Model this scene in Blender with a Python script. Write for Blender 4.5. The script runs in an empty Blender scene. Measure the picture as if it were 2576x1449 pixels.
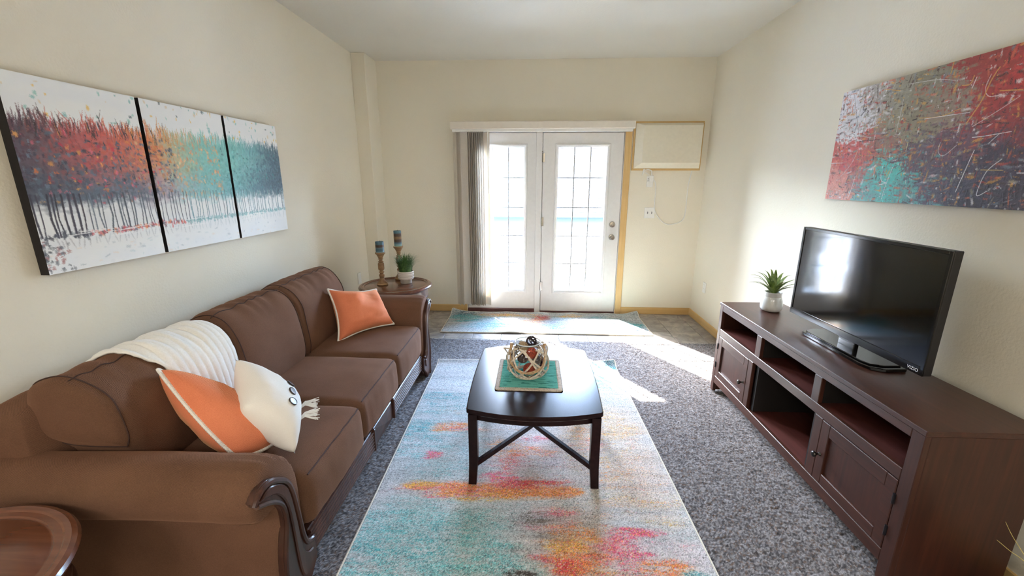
import bpy, bmesh, math, random
import numpy as np
from mathutils import Vector, Matrix, noise as mnoise

# ------------------------------------------------------------------ camera, light, exposure
S = bpy.context.scene
C = S.collection
random.seed(7)
RNG = np.random.default_rng(11)
V = Vector

def look_matrix(pitch, yaw, roll, loc):
    sy, cy, sp, cp = math.sin(yaw), math.cos(yaw), math.sin(pitch), math.cos(pitch)
    fw = V((-sy * cp, cy * cp, -sp)); rt = V((cy, sy, 0)); up = rt.cross(fw)
    r2 = math.cos(roll) * rt + math.sin(roll) * up
    u2 = -math.sin(roll) * rt + math.cos(roll) * up
    M = Matrix((r2, u2, -fw)).transposed().to_4x4()
    M.translation = loc
    return M

cam_d = bpy.data.cameras.new('camera')
cam = bpy.data.objects.new('camera', cam_d)
C.objects.link(cam)
cam_d.sensor_width = 36.0
cam_d.lens = 36.0 * 1057.5 / 2576.0
cam_d.clip_start = 0.02
cam.matrix_world = look_matrix(0.2491, 0.0499, 0.0015, V((0, 0, 1.5369)))
S.camera = cam

W = bpy.data.worlds.new('world')
S.world = W
W.use_nodes = True
wn = W.node_tree.nodes
sky = wn.new('ShaderNodeTexSky')
sky.sky_type = 'NISHITA'
sky.sun_disc = False
sky.sun_elevation = math.radians(37)
sky.sun_rotation = math.radians(-32)
sky.air_density = 1.0
sky.dust_density = 0.8
W.node_tree.links.new(sky.outputs[0], wn['Background'].inputs[0])
wn['Background'].inputs[1].default_value = 5.0

def lamp(name, kind, energy, color, **kw):
    d = bpy.data.lights.new(name, kind)
    d.energy = energy
    d.color = color
    for k, v in kw.items():
        setattr(d, k, v)
    o = bpy.data.objects.new(name, d)
    C.objects.link(o)
    return o

sun = lamp('sun', 'SUN', 40.0, (1.0, 0.95, 0.88), angle=math.radians(0.5))
sun.rotation_euler = V((0.72, -1.135, -1.0)).to_track_quat('-Z', 'Y').to_euler()
sun.location = (-4, 9, 8)
# daylight portal for the two glazed doors: emits nothing itself, it only guides sampling of the sky
prt = lamp('daylight_portal', 'AREA', 1.0, (1, 1, 1), shape='RECTANGLE', size=1.75, size_y=2.0)
prt.data.cycles.is_portal = True
prt.location = (0.1, 5.06, 1.05)
prt.rotation_euler = V((0, -1, 0)).to_track_quat('-Z', 'Z').to_euler()
# unseen fill lamps added under the ceiling behind the camera to brighten the room
FILL_LAMPS = [(-0.9, -1.9), (0.9, -1.9)]
for lx, ly in FILL_LAMPS:
    a = lamp('fill_lamp', 'AREA', 18.0, (1.0, 0.95, 0.88), shape='DISK', size=0.9)
    a.location = (lx, ly, 2.66)
S.view_settings.view_transform = 'Standard'
S.view_settings.look = 'None'
S.view_settings.gamma = 1.0
S.view_settings.use_curve_mapping = False
S.view_settings.exposure = 1.76
S.cycles.max_bounces = 10
S.cycles.diffuse_bounces = 5
S.cycles.transparent_max_bounces = 16
S.cycles.sample_clamp_indirect = 6.0
S.cycles.caustics_reflective = False
S.cycles.caustics_refractive = False

# ------------------------------------------------------------------ helpers
ORI = {}

def lin(c):
    return tuple(((v / 255.0) / 12.92 if v / 255.0 <= 0.04045 else ((v / 255.0 + 0.055) / 1.055) ** 2.4) for v in c)

def rgba(c):
    return (*lin(c), 1.0)

class NT:
    """small node-tree writer"""
    def __init__(self, name):
        self.m = bpy.data.materials.new(name)
        self.m.use_nodes = True
        self.t = self.m.node_tree
        self.p = self.t.nodes['Principled BSDF']
        self.out = self.t.nodes['Material Output']
    def n(self, kind, **kw):
        nd = self.t.nodes.new('ShaderNode' + kind)
        for k, v in kw.items():
            setattr(nd, k, v)
        return nd
    def l(self, a, b):
        self.t.links.new(a, b)
    def coord(self, scale=(1, 1, 1), kind='Object', rot=(0, 0, 0)):
        tc = self.n('TexCoord')
        mp = self.n('Mapping')
        mp.inputs['Scale'].default_value = scale
        mp.inputs['Rotation'].default_value = rot
        self.l(tc.outputs[kind], mp.inputs['Vector'])
        return mp.outputs[0]
    def noise(self, vec, scale, detail=4, rough=0.55, dist=0.0):
        nd = self.n('TexNoise')
        nd.inputs['Scale'].default_value = scale
        nd.inputs['Detail'].default_value = detail
        nd.inputs['Roughness'].default_value = rough
        nd.inputs['Distortion'].default_value = dist
        self.l(vec, nd.inputs['Vector'])
        return nd.outputs['Fac']
    def ramp(self, fac, stops, interp='LINEAR'):
        r = self.n('ValToRGB')
        r.color_ramp.interpolation = interp
        e = r.color_ramp.elements
        while len(e) < len(stops):
            e.new(0.5)
        for i, (p, c) in enumerate(stops):
            e[i].position = p
            e[i].color = c if len(c) == 4 else rgba(c)
        self.l(fac, r.inputs[0])
        return r.outputs[0]
    def mix(self, fac, a, b, blend='MIX'):
        m = self.n('MixRGB', blend_type=blend)
        for i, x in ((0, fac), (1, a), (2, b)):
            if hasattr(x, 'is_output'):
                self.l(x, m.inputs[i])
            else:
                m.inputs[i].default_value = x
        return m.outputs[0]
    def bump(self, h, strength=0.3, dist=0.002):
        b = self.n('Bump')
        b.inputs['Strength'].default_value = strength
        b.inputs['Distance'].default_value = dist
        self.l(h, b.inputs['Height'])
        self.l(b.outputs[0], self.p.inputs['Normal'])
    def col(self, x):
        if hasattr(x, 'is_output'):
            self.l(x, self.p.inputs['Base Color'])
        else:
            self.p.inputs['Base Color'].default_value = x
    def set(self, **kw):
        for k, v in kw.items():
            self.p.inputs[k.replace('_', ' ')].default_value = v
        return self

def plain(name, c, rough=0.5, metal=0.0, vary=0.06, scale=30.0, bump=0.0, bdist=0.001, spec=0.5, coat=0.0, stretch=(1, 1, 1)):
    t = NT(name)
    v = t.coord(stretch)
    f = t.noise(v, scale)
    lo = tuple(x * (1 - vary) for x in c); hi = tuple(min(255, x * (1 + vary)) for x in c)
    t.col(t.ramp(f, [(0.3, lo), (0.7, hi)]))
    t.set(Roughness=rough, Metallic=metal)
    t.p.inputs['Specular IOR Level'].default_value = spec
    t.p.inputs['Coat Weight'].default_value = coat
    t.p.inputs['Coat Roughness'].default_value = 0.15
    if bump:
        t.bump(f, bump, bdist)
    return t.m

def wood(name, dark, light, rough, axis='y', scale=1.0, coat=0.0, spec=0.5, bump=0.15, coat_rough=0.15, wear=None):
    t = NT(name)
    k = {'x': (1.2, 22, 22), 'y': (22, 1.2, 22), 'z': (22, 22, 1.2)}[axis]
    v = t.coord(tuple(a * scale for a in k))
    g = t.noise(v, 2.2, 8, 0.62, 0.6)
    v2 = t.coord((1.6, 1.6, 1.6))
    b = t.noise(v2, 2.0, 3)
    f = t.mix(0.35, g, b)
    c = t.ramp(f, [(0.28, dark), (0.5, tuple((a + q) / 2 for a, q in zip(dark, light))), (0.72, light)])
    if wear:
        wv = t.noise(t.coord((1, 1, 1)), 38, 6, 0.7)
        c = t.mix(t.ramp(wv, [(0.66, (0, 0, 0)), (0.72, (150, 150, 150))]), c, rgba(wear))
    t.col(c)
    t.set(Roughness=rough)
    t.p.inputs['Specular IOR Level'].default_value = spec
    t.p.inputs['Coat Weight'].default_value = coat
    t.p.inputs['Coat Roughness'].default_value = coat_rough
    t.bump(g, bump, 0.0008)
    return t.m

def vcol(name, rough=0.8, bump=0.0, bscale=300.0, sheen=0.0, attr='paint', spec=0.3, dist=0.001):
    t = NT(name)
    a = t.n('Attribute', attribute_name=attr)
    t.l(a.outputs['Color'], t.p.inputs['Base Color'])
    t.set(Roughness=rough)
    t.p.inputs['Specular IOR Level'].default_value = spec
    t.p.inputs['Sheen Weight'].default_value = sheen
    if bump:
        t.bump(t.noise(t.coord(), bscale, 3), bump, dist)
    return t.m

class B:
    """mesh writer in world space"""
    def __init__(self):
        self.v = []; self.f = []
    def add(self, vs, fs):
        o = len(self.v)
        self.v.extend(tuple(p) for p in vs)
        self.f.extend(tuple(i + o for i in q) for q in fs)
        return self
    def box(self, lo, hi, b=0.0, M=None):
        c = [(lo[i] + hi[i]) / 2 for i in range(3)]; h = [abs(hi[i] - lo[i]) / 2 for i in range(3)]
        b = min(b, 0.49 * min(h) * 2)
        sg = [(x, y, z) for x in (-1, 1) for y in (-1, 1) for z in (-1, 1)]
        if b <= 0:
            vs = [V((c[0] + s[0] * h[0], c[1] + s[1] * h[1], c[2] + s[2] * h[2])) for s in sg]
            fs = [(0, 1, 3, 2), (4, 6, 7, 5), (0, 4, 5, 1), (2, 3, 7, 6), (0, 2, 6, 4), (1, 5, 7, 3)]
        else:
            vs = []; ix = {}
            for s in sg:
                for a in range(3):
                    p = [c[i] + s[i] * (h[i] - (0 if i == a else b)) for i in range(3)]
                    ix[s, a] = len(vs); vs.append(V(p))
            fs = []
            for a in range(3):
                o = [i for i in range(3) if i != a]
                for s in (-1, 1):
                    q = []
                    for (p, r) in ((-1, -1), (1, -1), (1, 1), (-1, 1)):
                        k = [0, 0, 0]; k[a] = s; k[o[0]] = p; k[o[1]] = r
                        q.append(ix[tuple(k), a])
                    fs.append(tuple(q))
            for a in range(3):
                for d in range(a + 1, 3):
                    e = 3 - a - d
                    for s in (-1, 1):
                        for r in (-1, 1):
                            k0 = [0, 0, 0]; k0[a] = s; k0[d] = r; k0[e] = -1
                            k1 = list(k0); k1[e] = 1
                            k0 = tuple(k0); k1 = tuple(k1)
                            fs.append((ix[k0, a], ix[k1, a], ix[k1, d], ix[k0, d]))
            for s in sg:
                fs.append((ix[s, 0], ix[s, 1], ix[s, 2]))
        if M:
            vs = [M @ p for p in vs]
        return self.add(vs, fs)
    def bar(self, p, q, w, h, b=0.0, up=(0, 0, 1)):
        p, q = V(p), V(q); d = q - p; L = d.length; d.normalize()
        s = d.cross(V(up))
        if s.length < 1e-4: s = d.cross(V((0, 1, 0)))
        s.normalize(); u = s.cross(d)
        M = Matrix((s, d, u)).transposed().to_4x4(); M.translation = p
        return self.box((-w / 2, 0, -h / 2), (w / 2, L, h / 2), b, M)
    def tube(self, path, r, n=8, closed=False, caps=True, flat=1.0):
        P = [V(p) for p in path]; N = len(P)
        rr = [float(q) for q in r] if hasattr(r, '__len__') else [float(r)] * N
        vs = []; fs = []; ref = None
        for i in range(N):
            a = P[(i - 1) % N] if (closed or i > 0) else P[i]
            c = P[(i + 1) % N] if (closed or i < N - 1) else P[i]
            t = (c - a)
            if t.length < 1e-9: t = V((0, 0, 1))
            t.normalize()
            if ref is None:
                ref = t.orthogonal().normalized()
            ref = (ref - t * ref.dot(t))
            if ref.length < 1e-6: ref = t.orthogonal()
            ref.normalize(); bn = t.cross(ref)
            for k in range(n):
                an = 2 * math.pi * k / n
                vs.append(P[i] + rr[i] * (math.cos(an) * ref + math.sin(an) * flat * bn))
        M = N if closed else N - 1
        for i in range(M):
            j = (i + 1) % N
            for k in range(n):
                m = (k + 1) % n
                fs.append((i * n + k, i * n + m, j * n + m, j * n + k))
        if not closed and caps:
            fs.append(tuple(range(n)))
            fs.append(tuple((N - 1) * n + k for k in range(n))[::-1])
        return self.add(vs, fs)
    def lathe(self, prof, c, n=32, caps=True, sy=1.0):
        vs = []; fs = []
        for r, z in prof:
            for k in range(n):
                an = 2 * math.pi * k / n
                vs.append((c[0] + r * math.cos(an), c[1] + r * sy * math.sin(an), c[2] + z))
        for i in range(len(prof) - 1):
            for k in range(n):
                m = (k + 1) % n
                fs.append((i * n + k, i * n + m, (i + 1) * n + m, (i + 1) * n + k))
        if caps:
            if prof[0][0] > 1e-5: fs.append(tuple(range(n))[::-1])
            if prof[-1][0] > 1e-5: fs.append(tuple((len(prof) - 1) * n + k for k in range(n)))
        return self.add(vs, fs)
    def prism(self, poly, axis, a, b, bev=0.0):
        """poly in the two other axes (in order), extruded from a to b, optional chamfer on both rims"""
        o = [i for i in range(3) if i != axis]
        n = len(poly)
        def P(p, t):
            q = [0, 0, 0]; q[axis] = t; q[o[0]] = p[0]; q[o[1]] = p[1]
            return q
        if bev:
            ar = sum(poly[i][0] * poly[(i + 1) % n][1] - poly[(i + 1) % n][0] * poly[i][1] for i in range(n))
            sgn = 1 if ar > 0 else -1
            ins = []
            for i in range(n):
                p0, p1, p2 = V(poly[i - 1]), V(poly[i]), V(poly[(i + 1) % n])
                d = (p2 - p0).normalized()
                ins.append(p1 + sgn * bev * V((-d.y, d.x)))
            s = 1 if b > a else -1
            rings = [(ins, a), (poly, a + s * bev), (poly, b - s * bev), (ins, b)]
        else:
            rings = [(poly, a), (poly, b)]
        vs = [P(p, t) for ring, t in rings for p in ring]
        fs = []
        for r in range(len(rings) - 1):
            for i in range(n):
                j = (i + 1) % n
                fs.append((r * n + i, r * n + j, (r + 1) * n + j, (r + 1) * n + i))
        fs.append(tuple(range(n))[::-1]); fs.append(tuple((len(rings) - 1) * n + i for i in range(n)))
        return self.add(vs, fs)
    def sweep(self, rings, closed_ring=True, caps=True):
        n = len(rings[0]); vs = [p for r in rings for p in r]; fs = []
        for i in range(len(rings) - 1):
            for k in range(n if closed_ring else n - 1):
                m = (k + 1) % n
                fs.append((i * n + k, i * n + m, (i + 1) * n + m, (i + 1) * n + k))
        if caps and closed_ring:
            fs.append(tuple(range(n))[::-1]); fs.append(tuple((len(rings) - 1) * n + k for k in range(n)))
        return self.add(vs, fs)
    def build(self, name, m, parent=None, origin=None, smooth=35, fix=True, label=None):
        me = bpy.data.meshes.new(name)
        if parent is not None:
            og = ORI[parent]
        elif origin is not None:
            og = V(origin)
        else:
            xs = np.array(self.v); og = V((*(xs[:, :2].min(0) + xs[:, :2].max(0)) / 2, xs[:, 2].min()))
        me.from_pydata([(p[0] - og[0], p[1] - og[1], p[2] - og[2]) for p in self.v], [], self.f)
        if fix:
            bm = bmesh.new(); bm.from_mesh(me)
            bmesh.ops.recalc_face_normals(bm, faces=bm.faces)
            bm.to_mesh(me); bm.free()
        return link(name, me, m, parent, og, smooth, label)

def link(name, me, m, parent, og, smooth=35, label=None):
    if m: me.materials.append(m)
    if smooth:
        me.shade_smooth()
        if smooth < 180: me.set_sharp_from_angle(angle=math.radians(smooth))
    o = bpy.data.objects.new(name, me)
    C.objects.link(o)
    if parent is not None:
        o.parent = parent
        ORI[o] = V(og)
    else:
        o.location = og
        ORI[o] = V(og)
    if label: o['label'] = label
    return o

def thing(name, label, cat, loc, group=None):
    o = bpy.data.objects.new(name, None)
    o.empty_display_size = 0.1
    C.objects.link(o)
    o.location = loc
    ORI[o] = V(loc)
    return tag(o, label, cat, group)

def tag(o, label, cat, group=None, kind=None):
    o['label'] = label; o['category'] = cat
    if group: o['group'] = group
    if kind: o['kind'] = kind
    return o

def struct(o, kind='structure'):
    o['kind'] = kind
    return o

def sempty(name, loc=(0, 0, 0)):
    o = bpy.data.objects.new(name, None); C.objects.link(o); o.location = loc; ORI[o] = V(loc); o['kind'] = 'structure'
    return o

def copy_tree(o, parent=None):
    c = o.copy(); C.objects.link(c)
    if parent is not None: c.parent = parent
    for ch in list(o.children): copy_tree(ch, c)
    return c

def grid_mesh(name, X, Y, Z, m, parent=None, og=None, colors=None, smooth=180, attr='paint'):
    ny, nx = X.shape
    og = ORI[parent] if parent is not None else V(og if og is not None else (float(X.mean()), float(Y.mean()), float(Z.min())))
    co = np.stack([X - og[0], Y - og[1], Z - og[2]], -1).reshape(-1, 3).astype(np.float32)
    i = np.arange(nx * ny).reshape(ny, nx)
    q = np.stack([i[:-1, :-1], i[:-1, 1:], i[1:, 1:], i[1:, :-1]], -1).reshape(-1, 4).astype(np.int32)
    me = bpy.data.meshes.new(name)
    me.vertices.add(len(co)); me.vertices.foreach_set('co', co.ravel())
    me.loops.add(q.size); me.loops.foreach_set('vertex_index', q.ravel())
    me.polygons.add(len(q)); me.polygons.foreach_set('loop_start', np.arange(0, q.size, 4, dtype=np.int32))
    me.update(calc_edges=True)
    if colors is not None:
        ca = me.color_attributes.new(attr, 'FLOAT_COLOR', 'POINT')
        cc = np.ones((len(co), 4), np.float32); cc[:, :3] = colors.reshape(-1, 3)
        ca.data.foreach_set('color', cc.ravel())
    return link(name, me, m, parent, og, smooth)

def s2l(a):
    a = np.clip(a, 0, 1)
    return np.where(a <= 0.04045, a / 12.92, ((a + 0.055) / 1.055) ** 2.4)

def vn(X, Y, sx, sy, seed, oct=3, rough=0.5):
    """fractal value noise 0..1"""
    out = np.zeros_like(X, dtype=float); amp = 1.0; tot = 0
    for o in range(oct):
        r = np.random.default_rng(seed * 97 + o)
        T = r.random((128, 128))
        u = X / sx * 2 ** o + 31.7; v = Y / sy * 2 ** o + 17.3
        iu = np.floor(u).astype(int); iv = np.floor(v).astype(int)
        fu = u - iu; fv = v - iv
        fu = fu * fu * (3 - 2 * fu); fv = fv * fv * (3 - 2 * fv)
        a = T[iv % 128, iu % 128]; b = T[iv % 128, (iu + 1) % 128]; c = T[(iv + 1) % 128, iu % 128]; d = T[(iv + 1) % 128, (iu + 1) % 128]
        out += amp * ((a * (1 - fu) + b * fu) * (1 - fv) + (c * (1 - fu) + d * fu) * fv)
        tot += amp; amp *= rough
    return out / tot

def rounded(cx, cy, cz, sx, sy, sz, r, puff=(0, 0, 0), n=22, fn=None):
    """rounded, puffed box as vertex/face lists"""
    bm = bmesh.new()
    bmesh.ops.create_cube(bm, size=2.0)
    bmesh.ops.subdivide_edges(bm, edges=bm.edges[:], cuts=n, use_grid_fill=True)
    h = (sx / 2, sy / 2, sz / 2)
    for v in bm.verts:
        p = v.co.copy()
        w = [math.copysign(abs(a) ** 0.85, a) for a in p]
        q = V([w[i] * h[i] for i in range(3)])
        inn = V([max(-(h[i] - r), min(h[i] - r, q[i])) for i in range(3)])
        d = q - inn
        if d.length > 1e-9: q = inn + d.normalized() * min(r, d.length) if sum(abs(x) > 1e-9 for x in d) > 1 else q
        g = [1 - w[i] * w[i] for i in range(3)]
        q.x += puff[0] * w[0] * g[1] * g[2]
        q.y += puff[1] * w[1] * g[0] * g[2]
        q.z += puff[2] * w[2] * g[0] * g[1]
        q += V((cx, cy, cz))
        if fn: q = fn(q, w)
        v.co = q
    vs = [tuple(v.co) for v in bm.verts]; fs = [tuple(x.index for x in f.verts) for f in bm.faces]
    bm.free()
    return vs, fs

def pillow(c, T, N=26, pinch=0.07, wr=0.006, seed=0, crease=None):
    """c = 4 corners in order; returns builder and rim points"""
    c = [V(p) for p in c]
    nrm = (c[1] - c[0]).cross(c[3] - c[0]).normalized()
    b = B(); rim = []
    def P(u, v, s):
        uu = u * (1 - pinch * (1 - v * v) * abs(u)); vv = v * (1 - pinch * (1 - u * u) * abs(v))
        a, d = (uu + 1) / 2, (vv + 1) / 2
        p = c[0] * (1 - a) * (1 - d) + c[1] * a * (1 - d) + c[2] * a * d + c[3] * (1 - a) * d
        t = T * max(0.0, (1 - abs(u) ** 2.4) * (1 - abs(v) ** 2.4)) ** 0.5
        if crease: t *= crease(u, v)
        t += (mnoise.noise(V((u * 2.2 + seed, v * 2.2, s * 3 + seed))) * wr + mnoise.noise(V((u * 6 + seed, v * 5, s * 3))) * wr * 0.4) * min(1, 4 * (1 - abs(u)) * (1 - abs(v)) + 0.0)
        return p + nrm * s * t
    rg = [(-1 + 2 * i / N) for i in range(N + 1)]
    rg = [math.copysign(abs(x) ** 0.8, x) for x in rg]
    idx = {}
    for s in (1, -1):
        for i, u in enumerate(rg):
            for j, v in enumerate(rg):
                edge = i in (0, N) or j in (0, N)
                if edge and s == -1:
                    idx[s, i, j] = idx[1, i, j]; continue
                idx[s, i, j] = len(b.v); b.v.append(tuple(P(u, v, s)))
        for i in range(N):
            for j in range(N):
                q = (idx[s, i, j], idx[s, i + 1, j], idx[s, i + 1, j + 1], idx[s, i, j + 1])
                b.f.append(q if s == 1 else q[::-1])
    for i in range(N): rim.append(P(rg[i], -1, 1))
    for j in range(N): rim.append(P(1, rg[j], 1))
    for i in range(N, 0, -1): rim.append(P(rg[i], 1, 1))
    for j in range(N, 0, -1): rim.append(P(-1, rg[j], 1))
    return b, rim, P

# ------------------------------------------------------------------ materials
def wall_mat(name, c, sc=95, st=0.35):
    t = NT(name)
    v = t.coord()
    f = t.noise(v, sc, 3, 0.5)
    big = t.noise(v, 1.3, 2)
    t.col(t.ramp(big, [(0.3, tuple(x * 0.985 for x in c)), (0.7, c)]))
    t.set(Roughness=0.72)
    t.p.inputs['Specular IOR Level'].default_value = 0.25
    t.bump(f, st, 0.004)
    return t.m

M_wall = wall_mat('painted_wall', (231, 225, 209))
M_ceil = wall_mat('painted_ceiling', (220, 217, 207), 60, 0.25)
M_maple = wood('maple_trim', (196, 158, 98), (222, 190, 134), 0.4, 'y', 0.6, spec=0.4)
M_maple_x = wood('maple_trim_across', (196, 158, 98), (222, 190, 134), 0.4, 'x', 0.6)
M_maple_z = wood('maple_trim_upright', (196, 158, 98), (222, 190, 134), 0.4, 'z', 0.6)
M_white = plain('white_door_paint', (226, 226, 226), 0.38, vary=0.01)
M_plastic = plain('white_plastic', (232, 232, 228), 0.35, vary=0.01)
M_cream = plain('cream_enamel', (226, 220, 202), 0.5, vary=0.012)
M_blind = plain('vinyl_blind', (236, 230, 221), 0.5, vary=0.04, scale=60, bump=0.2, stretch=(1, 1, 12))
def translucent(m, c, f):
    t = m.node_tree; out = t.nodes['Material Output']; p = t.nodes['Principled BSDF']
    tr = t.nodes.new('ShaderNodeBsdfTranslucent'); tr.inputs[0].default_value = rgba(c)
    mx = t.nodes.new('ShaderNodeMixShader'); mx.inputs[0].default_value = f
    t.links.new(p.outputs[0], mx.inputs[1]); t.links.new(tr.outputs[0], mx.inputs[2]); t.links.new(mx.outputs[0], out.inputs[0])
translucent(M_blind, (230, 218, 198), .2)
M_valance = plain('vinyl_valance', (226, 218, 206), 0.45, vary=0.01)
M_thresh = plain('bronze_threshold', (84, 48, 46), 0.45, vary=0.1)
M_steel = plain('satin_nickel', (178, 172, 164), 0.25, 1.0, 0.03)
M_gunmetal = plain('dark_pewter', (72, 70, 68), 0.35, 1.0, 0.1)
M_tvwood = wood('mahogany_stain', (44, 23, 17), (82, 45, 32), 0.38, 'y', 1.0, coat=0.15, wear=(104, 68, 56))
M_tvwood_z = wood('mahogany_stain_upright', (42, 21, 15), (78, 41, 28), 0.42, 'z', 1.0, coat=0.1, wear=(100, 64, 52))
M_tvshelf = wood('mahogany_shelf', (66, 32, 28), (98, 52, 46), 0.45, 'y', 1.0)
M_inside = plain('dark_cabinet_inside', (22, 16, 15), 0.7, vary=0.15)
M_espresso = wood('espresso_table_wood', (24, 15, 17), (42, 26, 27), 0.25, 'y', 0.8, coat=0.0, spec=0.15)
M_endtop = wood('cherry_table_top', (76, 42, 28), (130, 76, 50), 0.26, 'x', 0.5, coat=0.4, coat_rough=0.12)
M_endwood = wood('cherry_table_wood', (58, 32, 24), (92, 54, 40), 0.3, 'z', 0.8, coat=0.3)
M_sofawood = wood('carved_walnut', (44, 27, 21), (92, 58, 46), 0.3, 'z', 0.8, coat=0.06, coat_rough=0.2, spec=0.35)
M_gloss_black = plain('gloss_black', (10, 10, 12), 0.12, vary=0.0)
M_black = plain('satin_black', (20, 19, 24), 0.38, vary=0.05)
M_screen = plain('dark_screen', (5, 5, 6), 0.07, vary=0.0, spec=0.7)
M_logo = plain('silver_print', (214, 214, 218), 0.4, vary=0.0)
M_soil = plain('dark_pebbles', (52, 48, 44), 0.9, vary=0.5, scale=160, bump=0.8, bdist=0.003)
M_outside_ground = plain('snowy_ground', (98, 100, 104), 0.85, vary=0.03, scale=2)
M_snow = plain('snow', (200, 201, 204), 0.8, vary=0.02, scale=6, bump=0.4, bdist=0.02)
M_asphalt = plain('wet_drive', (46, 48, 48), 0.6, vary=0.08, scale=6)
M_drygrass = plain('winter_grass', (104, 88, 66), 0.95, vary=0.3, scale=25, bump=0.5, bdist=0.01)
M_siding = plain('mauve_siding', (64, 54, 53), 0.7, vary=0.02)
M_garage = plain('garage_white', (80, 78, 74), 0.6, vary=0.01)
M_roof = plain('roof_shingle', (120, 118, 120), 0.9, vary=0.1)

def fabric(name, dark, light, wave=1000.0, wm=.5, axis=(1, 0, 0), sheen=0.3, noise_scale=260, bs=0.5):
    t = NT(name)
    v = t.coord()
    w = t.n('TexWave', wave_type='BANDS', bands_direction='DIAGONAL')
    w.inputs['Scale'].default_value = wave / 6.28
    w.inputs['Distortion'].default_value = 2.0
    w.inputs['Detail'].default_value = 1.0
    t.l(v, w.inputs['Vector'])
    f = t.noise(v, noise_scale, 3, 0.6)
    big = t.noise(v, 5, 3)
    k = t.mix(wm, f, w.outputs['Fac'])
    k = t.mix(0.3, k, big)
    t.col(t.ramp(k, [(0.25, dark), (0.75, light)]))
    t.set(Roughness=0.9)
    t.p.inputs['Specular IOR Level'].default_value = 0.15
    t.p.inputs['Sheen Weight'].default_value = sheen
    t.p.inputs['Sheen Roughness'].default_value = 0.45
    t.p.inputs['Sheen Tint'].default_value = rgba(tuple(min(255, x * 1.6) for x in light))
    t.bump(k, bs, 0.002)
    return t.m

M_sofa = fabric('brown_chenille', (74, 50, 39), (124, 92, 73))
M_orange = fabric('coral_linen', (204, 108, 74), (238, 150, 114), 900, sheen=0.25, bs=0.25)
M_cushwhite = fabric('white_linen', (228, 224, 217), (242, 240, 236), 900, sheen=0.1, bs=0.25)
M_knit = fabric('white_knit', (228, 226, 220), (246, 245, 242), 900, .1, sheen=0.3, noise_scale=150, bs=0.7)
M_cordwhite = fabric('white_cord', (222, 218, 210), (246, 244, 240), 900, sheen=0.1)
M_seam = plain('dark_seam', (66, 45, 38), 0.9, vary=0.1)

# ------------------------------------------------------------------ room shell
D = 4.8724; L = -1.8485; R = 1.871; ZC = 2.7771; YR = -2.8
floor_o = sempty('floor')
B().box((L - .1, YR - .1, -0.15), (R + .1, D + .15, -0.012), 0).build('screed', plain('grout', (196, 190, 182), .9, vary=.05), floor_o)
# vinyl tiles in front of the doors
tm = NT('stone_tile')
oi = tm.n('ObjectInfo')
tv = tm.coord((1, 1, 1))
va = tm.n('VectorMath', operation='ADD'); vm = tm.n('VectorMath', operation='SCALE')
vm.inputs[0].default_value = (1, 1, 1)
tm.l(oi.outputs['Random'], vm.inputs['Scale']); vm.inputs[0].default_value = (37, 23, 11)
tm.l(tv, va.inputs[0]); tm.l(vm.outputs[0], va.inputs[1])
tn = tm.noise(va.outputs[0], 6.5, 8, 0.62, 1.4)
tm.col(tm.ramp(tn, [(0.3, (122, 116, 112)), (0.5, (150, 144, 138)), (0.66, (178, 170, 160))]))
tm.set(Roughness=0.42)
tm.bump(tn, 0.15, 0.002)
tb = B().box((-0.1437, -0.1487, -0.012), (0.1437, 0.1487, 0), 0.002)
tile0 = None
for i in range(-2, 12):
    for j in range(4):
        x0 = -1.185 + 0.292 * i; y1 = D - 0.3 * j + 0.0
        xa, xb = max(x0, L + .002), min(x0 + .2885, R - .002)
        if xb - xa < 0.03: continue
        full = xb - xa > .287
        ya, yb = y1 - .02 - .2985, y1 - .02
        if ya < 3.86: pass
        if full and tile0 is not None:
            o = tile0.copy(); C.objects.link(o)
            o.location = ((xa + xb) / 2, (ya + yb) / 2, 0); o.parent = floor_o
        else:
            hx = (xb - xa) / 2
            me = B().box((-hx, -0.1487, -0.012), (hx, 0.1487, 0), 0.002)
            o = me.build('tile', tm.m, None, origin=(0, 0, 0)); o.parent = floor_o
            o.location = ((xa + xb) / 2, (ya + yb) / 2, 0)
            if full: tile0 = o
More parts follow.
